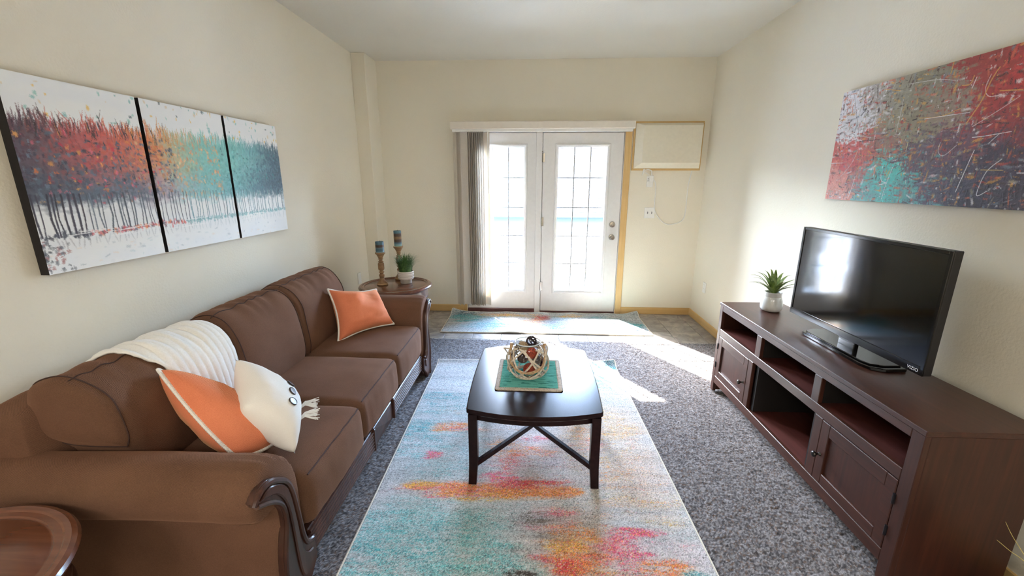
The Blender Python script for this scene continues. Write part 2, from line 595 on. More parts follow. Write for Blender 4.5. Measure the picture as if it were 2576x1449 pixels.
# carpet
def carpet():
    xs = np.arange(L + .003, R - .003, 0.0064)
    ys = np.concatenate([np.arange(YR + .01, .85, 0.3), np.arange(.85, 3.925, 0.0064)])
    X, Y = np.meshgrid(xs, ys)
    X = X + RNG.normal(0, .0014, X.shape); Y = Y + RNG.normal(0, .0014, Y.shape)
    Z = -0.001 + 0.006 * vn(X, Y, .013, .013, 3, 2) + 0.0035 * RNG.random(X.shape) + 0.003 * vn(X, Y, .25, .25, 5)
    Z[-1] = -0.004; Y[-1] = 3.921 + .006 * RNG.random(len(xs))
    Y[-2] = 3.918 + .008 * RNG.random(len(xs)) - .003
    k = RNG.random(X.shape); g = vn(X, Y, .02, .02, 9, 2)
    a = np.array([148, 144, 145]) / 255; b = np.array([72, 68, 70]) / 255; c = np.array([204, 201, 202]) / 255
    t = np.clip(.5 + 1.5 * (.72 * k + .28 * g - .5), 0, 1)[..., None]
    col = np.where(t < .5, b + (a - b) * (t / .5), a + (c - a) * ((t - .5) / .5))
    col *= 0.78
    warm = (RNG.random(X.shape) < .10)[..., None]
    col = np.where(warm, np.array([112, 92, 78]) / 255, col)
    t2 = NT('carpet_pile')
    at = t2.n('Attribute', attribute_name='paint')
    nz = t2.noise(t2.coord(), 420, 2, 0.6)
    cc = t2.mix(0.55, at.outputs['Color'], t2.ramp(nz, [(0.35, (60, 58, 60)), (0.5, (142, 140, 142)), (0.65, (224, 222, 224))]), 'OVERLAY')
    t2.col(cc)
    t2.set(Roughness=0.95); t2.p.inputs['Specular IOR Level'].default_value = 0.1
    t2.p.inputs['Sheen Weight'].default_value = 0.15
    t2.bump(nz, 0.35, 0.003)
    o = grid_mesh('carpet', X, Y, Z, t2.m, None, (0, 0, 0), s2l(col))
    tag(o, 'grey brown speckled pile carpet covering the room floor', 'carpet', kind='stuff')
carpet()

struct(B().box((L - .12, YR - .12, ZC), (R + .3, D + .15, ZC + .1)).build('ceiling', M_ceil, smooth=0))
struct(B().box((L - .12, YR - .12, -.01), (L, D + .15, ZC)).build('wall_left', M_wall, smooth=0))
struct(B().prism([(R + .0026 * (YR - D) , YR - .12), (R + .12, YR - .12), (R + .12, D + .15), (R, D + .15)], 2, -.01, ZC).build('wall_right', M_wall, smooth=0))
struct(B().box((L, YR - .12, -.01), (R, YR, ZC)).build('wall_rear', M_wall, smooth=0))
DX0, DX1, DZ = -0.79, 0.992, 2.068
struct(B().box((L, D, -.01), (DX0, D + .15, ZC)).box((DX1, D, -.01), (R, D + .15, ZC)).box((DX0, D, DZ), (DX1, D + .15, ZC)).build('wall_back', M_wall, smooth=0))
struct(B().box((L, 4.5536, 0), (-1.7086, D, ZC), .003).build('wall_column', M_wall))
# baseboards
def board(b, lo, hi): b.box(lo, hi, .003)
bb = B(); bb.box((-1.7086, D - .014, 0), (-.868, D, .083), .003); bb.box((1.055, D - .014, 0), (R - .012, D, .083), .003)
struct(bb.build('baseboard_back', M_maple_x))
struct(B().box((R - .018, YR, 0.0), (R - .001, D, .083), .003).build('baseboard_right', M_maple))
struct(B().box((L, YR, 0.0), (L + .014, 4.5536, .083), .003).build('baseboard_left', M_maple))
# casing around the doors
tr = sempty('trim_1', (0.1, D, 0))
B().box((.985, D - .018, 0), (1.055, D + .01, DZ + .06), .004).build('casing_board', M_maple_z, tr)
B().box((-.868, D - .018, 0), (-.785, D + .01, DZ + .06), .004).build('casing_board', M_maple_z, tr)
B().box((-.785, D - .016, DZ - .008), (.985, D + .01, DZ + .06), .004).build('casing_board', M_maple_x, tr)
jb = sempty('trim_2', (0.1, D, 0))
B().box((DX1 - .012, D + .002, 0), (DX1, D + .14, DZ), .002).build('jamb', M_white, jb)
B().box((DX0, D + .002, 0), (DX0 + .012, D + .14, DZ), .002).build('jamb', M_white, jb)
B().box((DX0 + .012, D + .002, DZ - .012), (DX1 - .012, D + .14, DZ), .002).build('jamb', M_white, jb)
B().box((.024, D - .002, 0.0), (.092, D + .12, DZ - .012), .003).build('mullion_post', M_white, jb)
B().box((DX0 + .012, D - .012, 0.0), (.024, D + .14, .04), .003).build('threshold', M_thresh, jb)
B().box((.092, D - .004, 0.0), (DX1 - .012, D + .14, .012), .002).build('threshold', M_thresh, jb)

# ------------------------------------------------------------------ doors
def glass_mat():
    t = NT('window_glass')
    t.t.nodes.remove(t.p)
    tr = t.n('BsdfTransparent'); gl = t.n('BsdfGlossy'); mx = t.n('MixShader'); fr = t.n('Fresnel')
    tr.inputs[0].default_value = (.97, .985, .985, 1)
    gl.inputs['Roughness'].default_value = 0.01
    fr.inputs['IOR'].default_value = 1.3
    t.l(fr.outputs[0], mx.inputs[0]); t.l(tr.outputs[0], mx.inputs[1]); t.l(gl.outputs[0], mx.inputs[2])
    t.l(mx.outputs[0], t.out.inputs[0])
    return t.m
M_glass = glass_mat()

def glazed_door(name, x0, x1, z0, z1, gx0):
    gx1 = gx0 + .535; gz0, gz1 = .267, 1.90
    y0, y1 = D + .012, D + .057
    d = sempty(name, ((x0 + x1) / 2, D + .03, z0))
    b = B()
    b.box((x0, y0, z0), (gx0 - .012, y1, z1)); b.box((gx1 + .012, y0, z0), (x1, y1, z1))
    b.box((gx0 - .012, y0, z0), (gx1 + .012, y1, gz0 - .012), .0); b.box((gx0 - .012, y0, gz1 + .012), (gx1 + .012, y1, z1), .0)
    b.build('slab', M_white, d, smooth=0)
    # raised glazing bead, mitred
    g = B()
    w = .036
    for yy, s in ((y0, -1), (y1, 1)):
        prof = [(0, 0), (.004, s * .012), (.016, s * .014), (.030, s * .006), (w, 0)]
        rings = []
        for o_, h in prof:
            e = o_ - .0
            rings.append([(gx0 - w + e, yy + h, gz0 - w + e), (gx1 + w - e, yy + h, gz0 - w + e), (gx1 + w - e, yy + h, gz1 + w - e), (gx0 - w + e, yy + h, gz1 + w - e)])
        g.sweep(rings, True, False)
    g.build('glazing_bead', M_white, d, smooth=20, fix=False)
    cw, ch = .535 / 3, (gz1 - gz0) / 5
    ym = (y0 + y1) / 2
    for i in range(3):
        for j in range(5):
            B().box((gx0 + i * cw + .004, ym - .002, gz0 + j * ch + .004), (gx0 + (i + 1) * cw - .004, ym + .002, gz0 + (j + 1) * ch - .004)).build('pane', M_glass, d, smooth=0)
    for i in (1, 2):
        B().box((gx0 + i * cw - .0065, ym - .005, gz0 - .004), (gx0 + i * cw + .0065, ym + .005, gz1 + .004), .001).build('muntin', M_muntin, d)
    for j in range(1, 5):
        B().box((gx0 - .004, ym - .0045, gz0 + j * ch - .0055), (gx0 + .539, ym + .0045, gz0 + j * ch + .0055), .001).build('muntin', M_muntin, d)
    return d
M_muntin = plain('grille_bar', (176, 180, 186), .5, vary=.02)
for lo, hi in (((.092, D + .058, .0), (.125, D + .13, DZ - .012)), ((.95, D + .058, .0), (DX1 - .012, D + .13, DZ - .012)), ((.125, D + .058, 2.02), (.95, D + .13, DZ - .012)), ((.125, D + .058, .0), (.95, D + .13, .035)),
               ((DX0 + .012, D + .058, .0), (-.75, D + .13, DZ - .012)), ((-.005, D + .058, .0), (.024, D + .13, DZ - .012)), ((-.75, D + .058, 2.02), (-.005, D + .13, DZ - .012)), ((-.75, D + .058, .0), (-.005, D + .13, .06))):
    B().box(lo, hi, .001).build('door_stop', M_white, jb)
dr = glazed_door('door_1', .098, .976, .016, 2.05, .268)
dl = glazed_door('door_2', -.776, .022, .042, 2.05, -.643)
kx = .901
y0 = D + .012
bk = B()
def disc(b, x, y, z, prof, n=28):
    vs = []; fs = []
    for r, h in prof:
        for k in range(n):
            an = 2 * math.pi * k / n
            vs.append((x + r * math.cos(an), y - h, z + r * math.sin(an)))
    for i in range(len(prof) - 1):
        for k in range(n):
            m = (k + 1) % n
            fs.append((i * n + k, i * n + m, (i + 1) * n + m, (i + 1) * n + k))
    fs.append(tuple(range(n))); fs.append(tuple((len(prof) - 1) * n + k for k in range(n)))
    b.add(vs, fs)
disc(bk, kx, y0, .913, [(.034, 0), (.034, .004), (.03, .009), (.014, .012), (.013, .03), (.022, .036), (.027, .046), (.026, .058), (.018, .065), (.006, .0655)])
bk.build('door_knob', M_steel, dr, label='round satin nickel door knob')
bk = B(); disc(bk, kx, y0, 1.057, [(.034, 0), (.034, .005), (.029, .012), (.012, .014), (.004, .0145)]); bk.box((kx - .005, y0 - .03, 1.045), (kx + .005, y0 - .012, 1.069), .002)
bk.build('deadbolt', M_steel, dr, label='round deadbolt with thumb turn above the knob')
for hz in (.325, 1.085, 1.79):
    h = B(); h.tube([(.095, D - .004, hz - .05), (.095, D - .004, hz + .05)], .007, 8); h.box((.0985, D + .006, hz - .048), (.118, D + .013, hz + .048), .001)
    h.build('hinge', M_steel, dr)
h = B(); h.tube([(.096, D - .006, 1.846), (.096, D - .03, 1.852), (.085, D - .034, 1.85)], .004, 6); h.build('hinge_stop', M_steel, dr)

# ------------------------------------------------------------------ vertical blinds
bl = thing('vertical_blind', 'cream vertical blind gathered left under long white valance at glazed doors', 'blind', (-.1, D, 0.09))
vb = B(); prof = [(D - .002, 2.078), (D - .108, 2.078), (D - .114, 2.085), (D - .114, 2.150), (D - .108, 2.158), (D - .002, 2.158)]
vb.prism(prof, 0, -.905, 1.062)
vb.build('valance', M_valance, bl, smooth=30)
B().box((-.89, D - .095, 2.05), (1.04, D - .05, 2.079), .002).build('head_rail', M_plastic, bl)
kpx = .397 / 485
edges = [(95, 138), (138, 192), (192, 285), (283, 312), (310, 337), (333, 359), (355, 387), (383, 414), (410, 442), (438, 470), (464, 500), (497, 580)]
for k, (a, c_) in enumerate(edges):
    xa = -.888 + (a - 95) * kpx; xb = -.888 + (c_ - 95) * kpx
    w = min(.0885, xb - xa + .004); an = -(math.acos(w / .089) - .145)
    cx = (xa + xb) / 2; cyy = D - .070
    ring = []
    dx, dy = math.cos(an), math.sin(an)
    nx, ny = -dy, dx
    rr = []
    for s in np.linspace(-.0445, .0445, 7):
        bow = .006 * (1 - (s / .0445) ** 2)
        rr.append((cx + dx * s + nx * bow, cyy + dy * s + ny * bow))
    back = [(p[0] + nx * .0012, p[1] + ny * .0012) for p in rr[::-1]]
    poly = rr + back
    s = B().prism(poly, 2, .098 + .003 * (k % 3), 2.056)
    s.build('slat', M_blind, bl, smooth=40)
B().tube([(-.502, D - .118, 2.06), (-.498, D - .12, 1.40)], .004, 8).build('wand', M_plastic, bl)

# ------------------------------------------------------------------ wall unit, outlets, switch
ac = thing('air_conditioner', 'boxy cream wall air conditioner cover in a maple frame beside the door', 'air conditioner', (1.445, D, 1.65))
x0, x1, z0, z1 = 1.068, 1.806, 1.651, 2.158
for lo, hi, mm in (((x0, D - .02, z0), (x1, D, z0 + .022), M_maple_x), ((x0, D - .02, z1 - .018), (x1, D, z1), M_maple_x), ((x0, D - .02, z0 + .022), (x0 + .02, D, z1 - .018), M_maple_z), ((x1 - .018, D - .02, z0 + .022), (x1, D, z1 - .018), M_maple_z)):
    B().box(lo, hi, .003).build('frame_board', mm, ac)
rings = []
for (a, b_, c_, d_, y) in ((1.088, 1.788, 1.673, 2.140, D), (1.088, 1.788, 1.673, 2.140, D - .03), (1.154, 1.771, 1.726, 2.113, D - .088), (1.158, 1.768, 1.730, 2.109, D - .092)):
    rings.append([(a, y, c_), (b_, y, c_), (b_, y, d_), (a, y, d_)])
B().sweep(rings).build('cover', M_cream, ac, smooth=10)
cpts = [(1.729, 1.67), (1.712, 1.57), (1.701, 1.488), (1.700, 1.33), (1.697, 1.172), (1.667, 1.104), (1.6, 1.075), (1.525, 1.064), (1.46, 1.09), (1.401, 1.151), (1.36, 1.22), (1.352, 1.32), (1.353, 1.421), (1.348, 1.5), (1.326, 1.553)]
def smooth_path(P, n=6):
    P = [V(p) for p in P]; out = []
    for i in range(len(P) - 1):
        p0 = P[max(i - 1, 0)]; p1 = P[i]; p2 = P[i + 1]; p3 = P[min(i + 2, len(P) - 1)]
        for k in range(n):
            t = k / n
            out.append(.5 * ((2 * p1) + (p2 - p0) * t + (2 * p0 - 5 * p1 + 4 * p2 - p3) * t * t + (-p0 + 3 * p1 - 3 * p2 + p3) * t ** 3))
    out.append(P[-1]); return out
B().tube(smooth_path([(a, D - .008, z) for a, z in cpts]), .0055, 8).build('power_cord', M_plastic, ac)
B().tube(smooth_path([(1.215, D - .02, 1.655), (1.25, D - .03, 1.66), (1.285, D - .03, 1.645), (1.292, D - .025, 1.6)]), .006, 8).build('power_cord', M_plastic, ac)
tg = B(); tg.prism([(1.196, 1.664), (1.212, 1.668), (1.206, 1.625), (1.186, 1.598)], 1, D - .028, D - .022); tg.bar((1.205, D - .024, 1.64), (1.27, D - .02, 1.6), .006, .008)
tg.build('warning_tag', M_plastic, ac)

def plate(b, x0, x1, z0, z1): b.box((x0, D - .007, z0), (x1, D, z1), .003)
ol = thing('wall_outlet', 'white outlet plate with a plug below the cream air conditioner', 'outlet', (1.283, D, 1.475), 'white wall outlets')
b = B(); plate(b, 1.247, 1.318, 1.475, 1.595); b.build('cover_plate', M_plastic, ol)
b = B(); b.box((1.272, D - .035, 1.528), (1.316, D - .007, 1.60), .006); b.build('plug', M_plastic, ol)
b = B(); b.box((1.258, D - .009, 1.535), (1.262, D - .0068, 1.55)); b.box((1.258, D - .009, 1.557), (1.262, D - .0068, 1.572)); b.build('slot', M_black, ol)
sw = thing('light_switch', 'white double toggle switch plate beside the door', 'switch', (1.306, D, 1.132))
b = B(); plate(b, 1.248, 1.364, 1.132, 1.253); b.build('cover_plate', M_plastic, sw)
for tx in (1.283, 1.329):
    b = B(); b.box((tx - .005, D - .012, 1.18), (tx + .005, D - .006, 1.205), .001); b.bar((tx, D - .006, 1.19), (tx, D - .02, 1.199), .008, .01, .002); b.build('toggle', plain('toggle_grey', (150, 150, 150), .4), sw)
o2 = thing('wall_outlet', 'white outlet plate low on the right wall near the media console', 'outlet', (R, 4.53, .358), 'white wall outlets')
b = B(); b.box((R - .008, 4.495, .358), (R - .001, 4.567, .475), .003); b.build('cover_plate', M_plastic, o2)
for z in (.395, .438):
    b = B(); b.box((R - .010, 4.514, z - .014), (R - .006, 4.548, z + .014), .002); b.build('socket', M_plastic, o2)
o3 = thing('wall_outlet', 'white outlet plate low on left wall behind the small round table', 'outlet', (L, 4.28, .47), 'white wall outlets')
b = B(); b.box((L + .001, 4.25, .47), (L + .012, 4.32, .59), .003); b.build('cover_plate', M_plastic, o3)

# ------------------------------------------------------------------ paintings
def daub(img, hgt, x, y, w, h, c, rng, alpha=0.9, soft=0.8, ang=None):
    H, Wd = img.shape[:2]
    if ang is None: ang = rng.normal(0, .22)
    m = max(w, h)
    ex, ey = abs(math.cos(ang)) * w + abs(math.sin(ang)) * h + 1, abs(math.sin(ang)) * w + abs(math.cos(ang)) * h + 1
    x0, x1 = int(max(0, x - ex)), int(min(Wd, x + ex + 1)); y0, y1 = int(max(0, y - ey)), int(min(H, y + ey + 1))
    if x1 - x0 < 1 or y1 - y0 < 1: return
    yy, xx = np.mgrid[y0:y1, x0:x1]
    ca, sa = math.cos(ang), math.sin(ang)
    u = ((xx - x) * ca + (yy - y) * sa) / w; v = (-(xx - x) * sa + (yy - y) * ca) / h
    d = (np.abs(u) ** 3 + np.abs(v) ** 3) ** (1 / 3) + soft * (rng.random(xx.shape) - .5)
    a = (np.clip((1.05 - d) * 2.2, 0, 1) * alpha)[..., None]
    img[y0:y1, x0:x1] = img[y0:y1, x0:x1] * (1 - a) + np.array(c) / 255 * a
    hgt[y0:y1, x0:x1] = hgt[y0:y1, x0:x1] * (1 - .6 * a[..., 0]) + a[..., 0] * .6 * (rng.random() * .7 + .3 * rng.random(xx.shape))

def stroke(img, hgt, pts, r, c, rng, alpha=1.0):
    pts = np.array(pts, float)
    for i in range(len(pts) - 1):
        n = int(max(2, np.hypot(*(pts[i + 1] - pts[i])) / max(.5, r * .5)))
        for t in np.linspace(0, 1, n, endpoint=False):
            p = pts[i] * (1 - t) + pts[i + 1] * t
            rr = r * (.8 + .4 * rng.random())
            daub(img, hgt, p[0], p[1], rr, rr, c, rng, alpha, .2, 0.0)

def forest_triptych():
    rng = np.random.default_rng(5)
    # texture space: 3 canvases side by side, W px wide, H tall, row 0 at the top
    H, Wd = 300, 660
    img = np.ones((H, Wd, 3)) * np.array([238, 242, 244]) / 255
    hgt = np.zeros((H, Wd))
    yy, xx = np.mgrid[0:H, 0:Wd].astype(float)
    img += ((vn(xx, yy, 60, 25, 2) - .5) * .07)[..., None] * np.array([.6, .5, .2])
    # loose flecks of leaf colour in the sky
    for k in range(85):
        c = [(240, 196, 96), (146, 206, 196), (230, 214, 190), (128, 190, 190), (90, 110, 116)][rng.choice(5, p=[.3, .25, .25, .12, .08])]
        daub(img, hgt, rng.random() * Wd, rng.random() ** 1.3 * 62, 1 + rng.random() * 3, 1 + rng.random() * 4, c, rng, .75)
    U = np.array([0, .06, .16, .28, .36, .44, .55, .68, .8, .9, 1.0])
    def pick(u, v):   # u 0..1 across, v 0 (tree tops) .. 1 (foot of foliage)
        u2 = u + rng.normal(0, .035)
        low = np.array([(74, 80, 96), (80, 88, 106), (88, 102, 120), (104, 110, 128), (172, 150, 170), (150, 190, 196), (126, 196, 196), (110, 180, 186), (92, 136, 150), (78, 106, 124), (70, 92, 112)], float)
        top = np.array([(92, 60, 74), (110, 84, 88), (206, 90, 84), (216, 112, 82), (232, 148, 78), (190, 190, 150), (126, 204, 196), (128, 204, 198), (120, 184, 190), (92, 130, 146), (74, 98, 116)], float)
        w = np.clip((v - .35) / .5 + rng.normal(0, .22), 0, 1)
        c = np.array([np.interp(u2, U, top[:, i]) * (1 - w) + np.interp(u2, U, low[:, i]) * w for i in range(3)])
        r = rng.random()
        if u < .42:
            if r < .08: c = np.array([(236, 122, 62), (214, 66, 80), (226, 110, 130), (240, 168, 90)][rng.integers(4)], float)
            elif r < .34 and v > .12: c = np.array([(92, 106, 124), (108, 124, 142), (66, 70, 84)][rng.integers(3)], float)
            elif r < .30: c = np.array([(54, 46, 56), (72, 62, 60)][rng.integers(2)], float)
        elif u < .62 and r < .22: c = np.array([(244, 178, 124), (236, 160, 120), (240, 196, 150)][rng.integers(3)], float)
        elif r < .08: c = np.array([(86, 128, 136), (70, 150, 156)][rng.integers(2)], float)
        return np.clip(c * (1 + rng.normal(0, .05)), 0, 255)
    T0, T1 = 66, 190        # rows of tree tops and foliage foot
    top = T0 + 16 * (vn(xx[:1], yy[:1], 14, 9, 8, 3)[0] - .5) * 2 - 5 * np.sin(np.linspace(0, 3.1, Wd))
    # solid underpainting then daubs
    tt = np.broadcast_to(top, (H, Wd)); vv = (yy - tt) / (T1 - tt)
    uu = xx / Wd + .05 * (vn(xx, yy, 20, 12, 33) - .5)
    lowA = np.array([(70, 76, 92), (80, 90, 106), (92, 108, 126), (112, 118, 136), (176, 158, 172), (150, 194, 198), (130, 198, 200), (118, 186, 192), (98, 144, 158), (84, 114, 132), (76, 100, 120)], float)
    topA = np.array([(86, 74, 88), (112, 84, 92), (196, 92, 90), (206, 108, 92), (226, 146, 96), (176, 196, 168), (130, 202, 196), (130, 202, 198), (122, 184, 190), (96, 134, 150), (78, 104, 122)], float)
    Ua = np.array([0, .06, .16, .28, .36, .44, .55, .68, .8, .9, 1.0])
    wl = np.clip((vv - .45) / .4 + .9 * (vn(xx, yy, 16, 10, 34, 3) - .5), 0, 1)[..., None]
    under = np.stack([np.interp(uu, Ua, topA[:, i]) for i in range(3)], -1) * (1 - wl) + np.stack([np.interp(uu, Ua, lowA[:, i]) for i in range(3)], -1) * wl
    under *= (.92 + .16 * vn(xx, yy, 5, 4, 35))[..., None]
    am = (np.clip(vv * 9, 0, 1) * np.clip((1.12 + .25 * (vn(xx, yy, 10, 8, 36) - .5) - vv) * 5, 0, 1) * .93)[..., None]
    img = img * (1 - am) + under / 255 * am
    for k in range(4200):
        x = rng.random() * Wd; u = x / Wd
        t = top[int(x)]
        v = rng.random() ** .9
        y = t + v * (T1 - t) + rng.normal(0, 3)
        w = 1 + rng.random() * 3.6; h = 1 + rng.random() * 4
        if v < .12: w, h = 1 + rng.random(), 4 + rng.random() * 9
        daub(img, hgt, x, y, w, h, pick(u, v), rng, .85 if v < .8 else .55)
    for k in range(600):     # spiky tops
        x = rng.random() * Wd; t = top[int(x)]
        daub(img, hgt, x, t + rng.normal(0, 5), .9, 5 + rng.random() * 8, pick(x / Wd, .05), rng, .7)
    # pale water and snow below, trunks between
    for k in range(74):
        x = (k + .5) / 74 * Wd + rng.normal(0, 2.5); u = x / Wd
        c = np.array([(64, 62, 76), (92, 104, 118), (110, 146, 156)][0 if u < .12 else (1 if u < .45 else 2)], float) * (1 + rng.normal(0, .1))
        stroke(img, hgt, [(x, T1 - 14), (x + rng.normal(0, 1.5), 215), (x + rng.normal(0, 2), 243 - 6 * u + rng.normal(0, 3))], 1.0 + 1.3 * (u < .3) * rng.random(), c, rng, .8)
        daub(img, hgt, x, 254 - 6 * u, 1.3, 6 + 8 * rng.random(), c * .5 + 118, rng, .35)
    for k in range(420):     # undergrowth line
        x = rng.random() * Wd; u = x / Wd; y = 243 - 7 * u + rng.normal(0, 2.2)
        if u < .12: c = [(70, 74, 88), (96, 106, 118)][rng.integers(2)]
        elif u < .42: c = [(214, 84, 92), (232, 128, 84), (226, 120, 130), (110, 96, 110)][rng.integers(4)]
        else: c = [(146, 196, 200), (120, 170, 180), (160, 200, 204)][rng.integers(3)]
        daub(img, hgt, x, y, 1 + rng.random() * 2.2, 1 + rng.random() * 4, c, rng, .7)
    for k in range(90):      # pale reflections and marks along the foot of the picture
        x = rng.random() * Wd
        daub(img, hgt, x, 262 + rng.random() * 36, 1 + 5 * rng.random(), 1 + 2 * rng.random(), [(206, 222, 226), (240, 226, 214), (226, 232, 236), (176, 190, 198)][rng.integers(4)], rng, .5)
    for k in range(60):
        daub(img, hgt, rng.random() ** 2 * 40, 246 + rng.random() * 50, 1 + 3 * rng.random(), 1 + 3 * rng.random(), [(70, 78, 92), (120, 130, 140), (170, 110, 110)][rng.integers(3)], rng, .6)
    for k in range(12):      # long thin white scratches over the water
        y = 236 + rng.random() * 18; x = rng.random() * Wd
        stroke(img, hgt, [(x, y), (x + 60, y - 3 + rng.normal(0, 2))], .7, (250, 252, 252), rng, .7)
    g = img.mean(-1, keepdims=True); img = g + (img - g) * .9
    return img, hgt

def canvas_picture(name, label, group, ya, yb, img, hgt, side, xw, sgn, z0, z1, thick=.035):
    """ya..yb along the wall; img row 0 = top, column 0 at ya. sgn=+1 faces +x"""
    t = thing(name, label, 'painting', (xw + sgn * thick / 2, (ya + yb) / 2, z0), group)
    xf = xw + sgn * thick
    b = B().box((min(xw, xf - sgn * .001), min(ya, yb), z0), (max(xw, xf - sgn * .001), max(ya, yb), z1), .0)
    b.build('stretched_edge', side, t, smooth=0)
    H, Wd = img.shape[:2]
    ys = np.linspace(ya, yb, Wd); zs = np.linspace(z1, z0, H)
    Y, Z = np.meshgrid(ys, zs)
    X = np.full_like(Y, xf) + sgn * hgt * .0016
    o = grid_mesh('painted_face', X, Y, Z, M_paint, t, None, s2l(img), 180)
    if sgn > 0: o.data.flip_normals()
    return t
M_paint = vcol('oil_paint', .5, .15, 400, spec=.35)
M_edgeblack = plain('black_canvas_edge', (22, 18, 20), .7, vary=.2)
M_edgegrey = plain('raw_canvas_edge', (120, 112, 106), .8, vary=.1)
fi, fh = forest_triptych()
cl = ['canvas of red and orange trees above white water, leftmost of the triptych',
      'middle canvas of triptych where orange trees turn turquoise',
      'canvas of turquoise trees darkening to slate blue, rightmost of the triptych']
for k, (a, b_) in enumerate(((1.455, 1.968), (1.988, 2.513), (2.533, 3.038))):
    canvas_picture('canvas_painting', cl[k], 'forest triptych on the left wall', a, b_, fi[:, 220 * k:220 * (k + 1)], fh[:, 220 * k:220 * (k + 1)], M_edgeblack, L, 1, 1.191, 1.904)

def abstract():
    rng = np.random.default_rng(21)
    K = 1.5; H, Wd = 375, 780          # column 0 = far edge (y 2.80); visible part ends near column 440
    img = np.zeros((H, Wd, 3)); hgt = np.zeros((H, Wd))
    # anchor colours (col, row): r,g,b
    A = [(20, 25, 226, 224, 232), (70, 60, 214, 212, 218), (40, 100, 224, 222, 226), (110, 40, 176, 170, 166), (170, 90, 146, 138, 112), (150, 40, 150, 146, 128), (220, 40, 140, 134, 112), (230, 100, 142, 134, 106),
         (280, 70, 150, 128, 110), (330, 30, 170, 64, 58), (360, 70, 176, 58, 56), (420, 40, 210, 62, 56), (400, 100, 160, 60, 60), (470, 60, 206, 70, 60), (20, 140, 214, 92, 84), (60, 150, 214, 86, 88), (100, 140, 204, 98, 88), (15, 200, 226, 140, 122), (50, 225, 214, 138, 120), (150, 130, 150, 110, 96),
         (90, 200, 176, 120, 116), (130, 200, 92, 180, 172), (170, 190, 74, 198, 188), (190, 225, 70, 196, 186), (230, 220, 84, 160, 158), (145, 235, 96, 168, 164), (250, 160, 100, 84, 96), (300, 150, 110, 78, 92), (280, 210, 84, 82, 100), (340, 200, 70, 66, 84), (400, 180, 74, 64, 80), (380, 235, 58, 54, 66), (450, 210, 70, 60, 72), (430, 140, 120, 62, 70), (500, 150, 120, 70, 70), (500, 230, 60, 60, 70)]
    A = np.array(A, float); A[:, :2] *= K
    yy, xx = np.mgrid[0:H, 0:Wd].astype(float)
    dx = 69 * (vn(xx, yy, 60, 33, 4) - .5) + 60 * (vn(xx, yy, 13, 8, 5) - .5); dy = 60 * (vn(xx, yy, 75, 30, 6) - .5) + 45 * (vn(xx, yy, 15, 8, 7) - .5)
    d = ((xx + dx)[..., None] - A[:, 0]) ** 2 + 1.5 * ((yy + dy)[..., None] - A[:, 1]) ** 2
    img[:] = A[d.argmin(-1)][..., 2:] / 255
    acc = [(232, 160, 62), (226, 222, 226), (66, 46, 48), (192, 60, 54), (150, 140, 116), (86, 60, 62), (224, 104, 70), (120, 132, 150)]
    for k in range(8500):
        x, y = rng.random() * Wd, rng.random() * H
        q = ((x + rng.normal(0, 40) - A[:, 0]) ** 2 + 1.5 * (y + rng.normal(0, 26) - A[:, 1]) ** 2).argmin()
        c = A[q, 2:] * (1 + rng.normal(0, .07))
        if rng.random() < .24: c = np.array(acc[rng.integers(len(acc))], float)
        if rng.random() < .62: w, h = 2 + rng.random() ** 2 * 14, 1 + rng.random() * 3.5
        else: w, h = 1 + rng.random() * 3, 2 + rng.random() ** 2 * 14
        daub(img, hgt, x, y, w, h, np.clip(c, 0, 255), rng, .75, .9)
    for k in range(900):
        x, y = rng.random() * Wd, rng.random() * H
        v = rng.random() < .45
        w, h = (.7, 1 + rng.random() * 4) if v else (1 + rng.random() * 5, .7)
        daub(img, hgt, x, y, w, h, [(46, 32, 36), (60, 44, 44), (40, 36, 48)][rng.integers(3)], rng, .75)
    # drips, loops and dashes of thick paint
    wh, yl, dk = (236, 234, 236), (226, 160, 70), (50, 40, 44)
    def pz(x, y): return ((x - 430) / 3.6 - 20 * (1 - min(1, max(0, (y - 480) / 800))), (y - 480) / 3.25)
    def Q(pts):   # points read off the picture (zoom pixels) -> canvas columns and rows
        out = []
        for x, y in pts:
            tl = 560 - (y - 480) * .172
            u = (x - tl) / (1920 - tl)
            topy = 480 - u * 390; boty = 1278 + u * 62
            # perspective: columns widen toward the camera
            uu = u * 1.55 / (1 + .55 * u)
            out.append((uu * 400 * K, (y - topy) / (boty - topy) * H))
        return out
    S_ = lambda p, r, c: stroke(img, hgt, [(q.x, q.y) for q in smooth_path([(a, b, 0) for a, b in Q(p)], 5)], max(.6, r * .8), c, rng, .6)
    S_([(640, 490), (730, 1000)], .01 + .6, dk); S_([(1355, 830), (1350, 900), (1400, 930), (1490, 850)], .9, wh); S_([(1640, 340), (1620, 440), (1660, 495), (1750, 480)], 1.0, wh)
    S_([(1890, 490), (1760, 590), (1580, 715)], .9, wh); S_([(1600, 792), (1700, 780), (1900, 745)], 1.1, wh); S_([(1640, 885), (1600, 1050), (1560, 1210)], 1.3, wh)
    S_([(1880, 950), (1780, 1050), (1745, 1200), (1760, 1235), (1830, 1195)], 1.2, wh); S_([(900, 1080), (910, 1130), (950, 1145), (890, 1160)], 1.3, wh); S_([(990, 1030), (950, 1160), (925, 1275)], 1.0, wh)
    S_([(680, 1095), (655, 1190), (625, 1275)], 1.2, wh); S_([(690, 900), (640, 1000), (555, 1100)], .8, wh); S_([(1095, 830), (1085, 900)], 1.4, (222, 214, 150)); S_([(470, 1000), (570, 995)], 1.3, wh)
    S_([(1690, 290), (1650, 380), (1610, 530), (1530, 690)], 2.0, yl); S_([(1730, 455), (1900, 445)], 1.6, yl); S_([(1730, 1035), (1915, 1035)], 1.5, (206, 166, 90)); S_([(1355, 250), (1345, 340)], 2.0, yl)
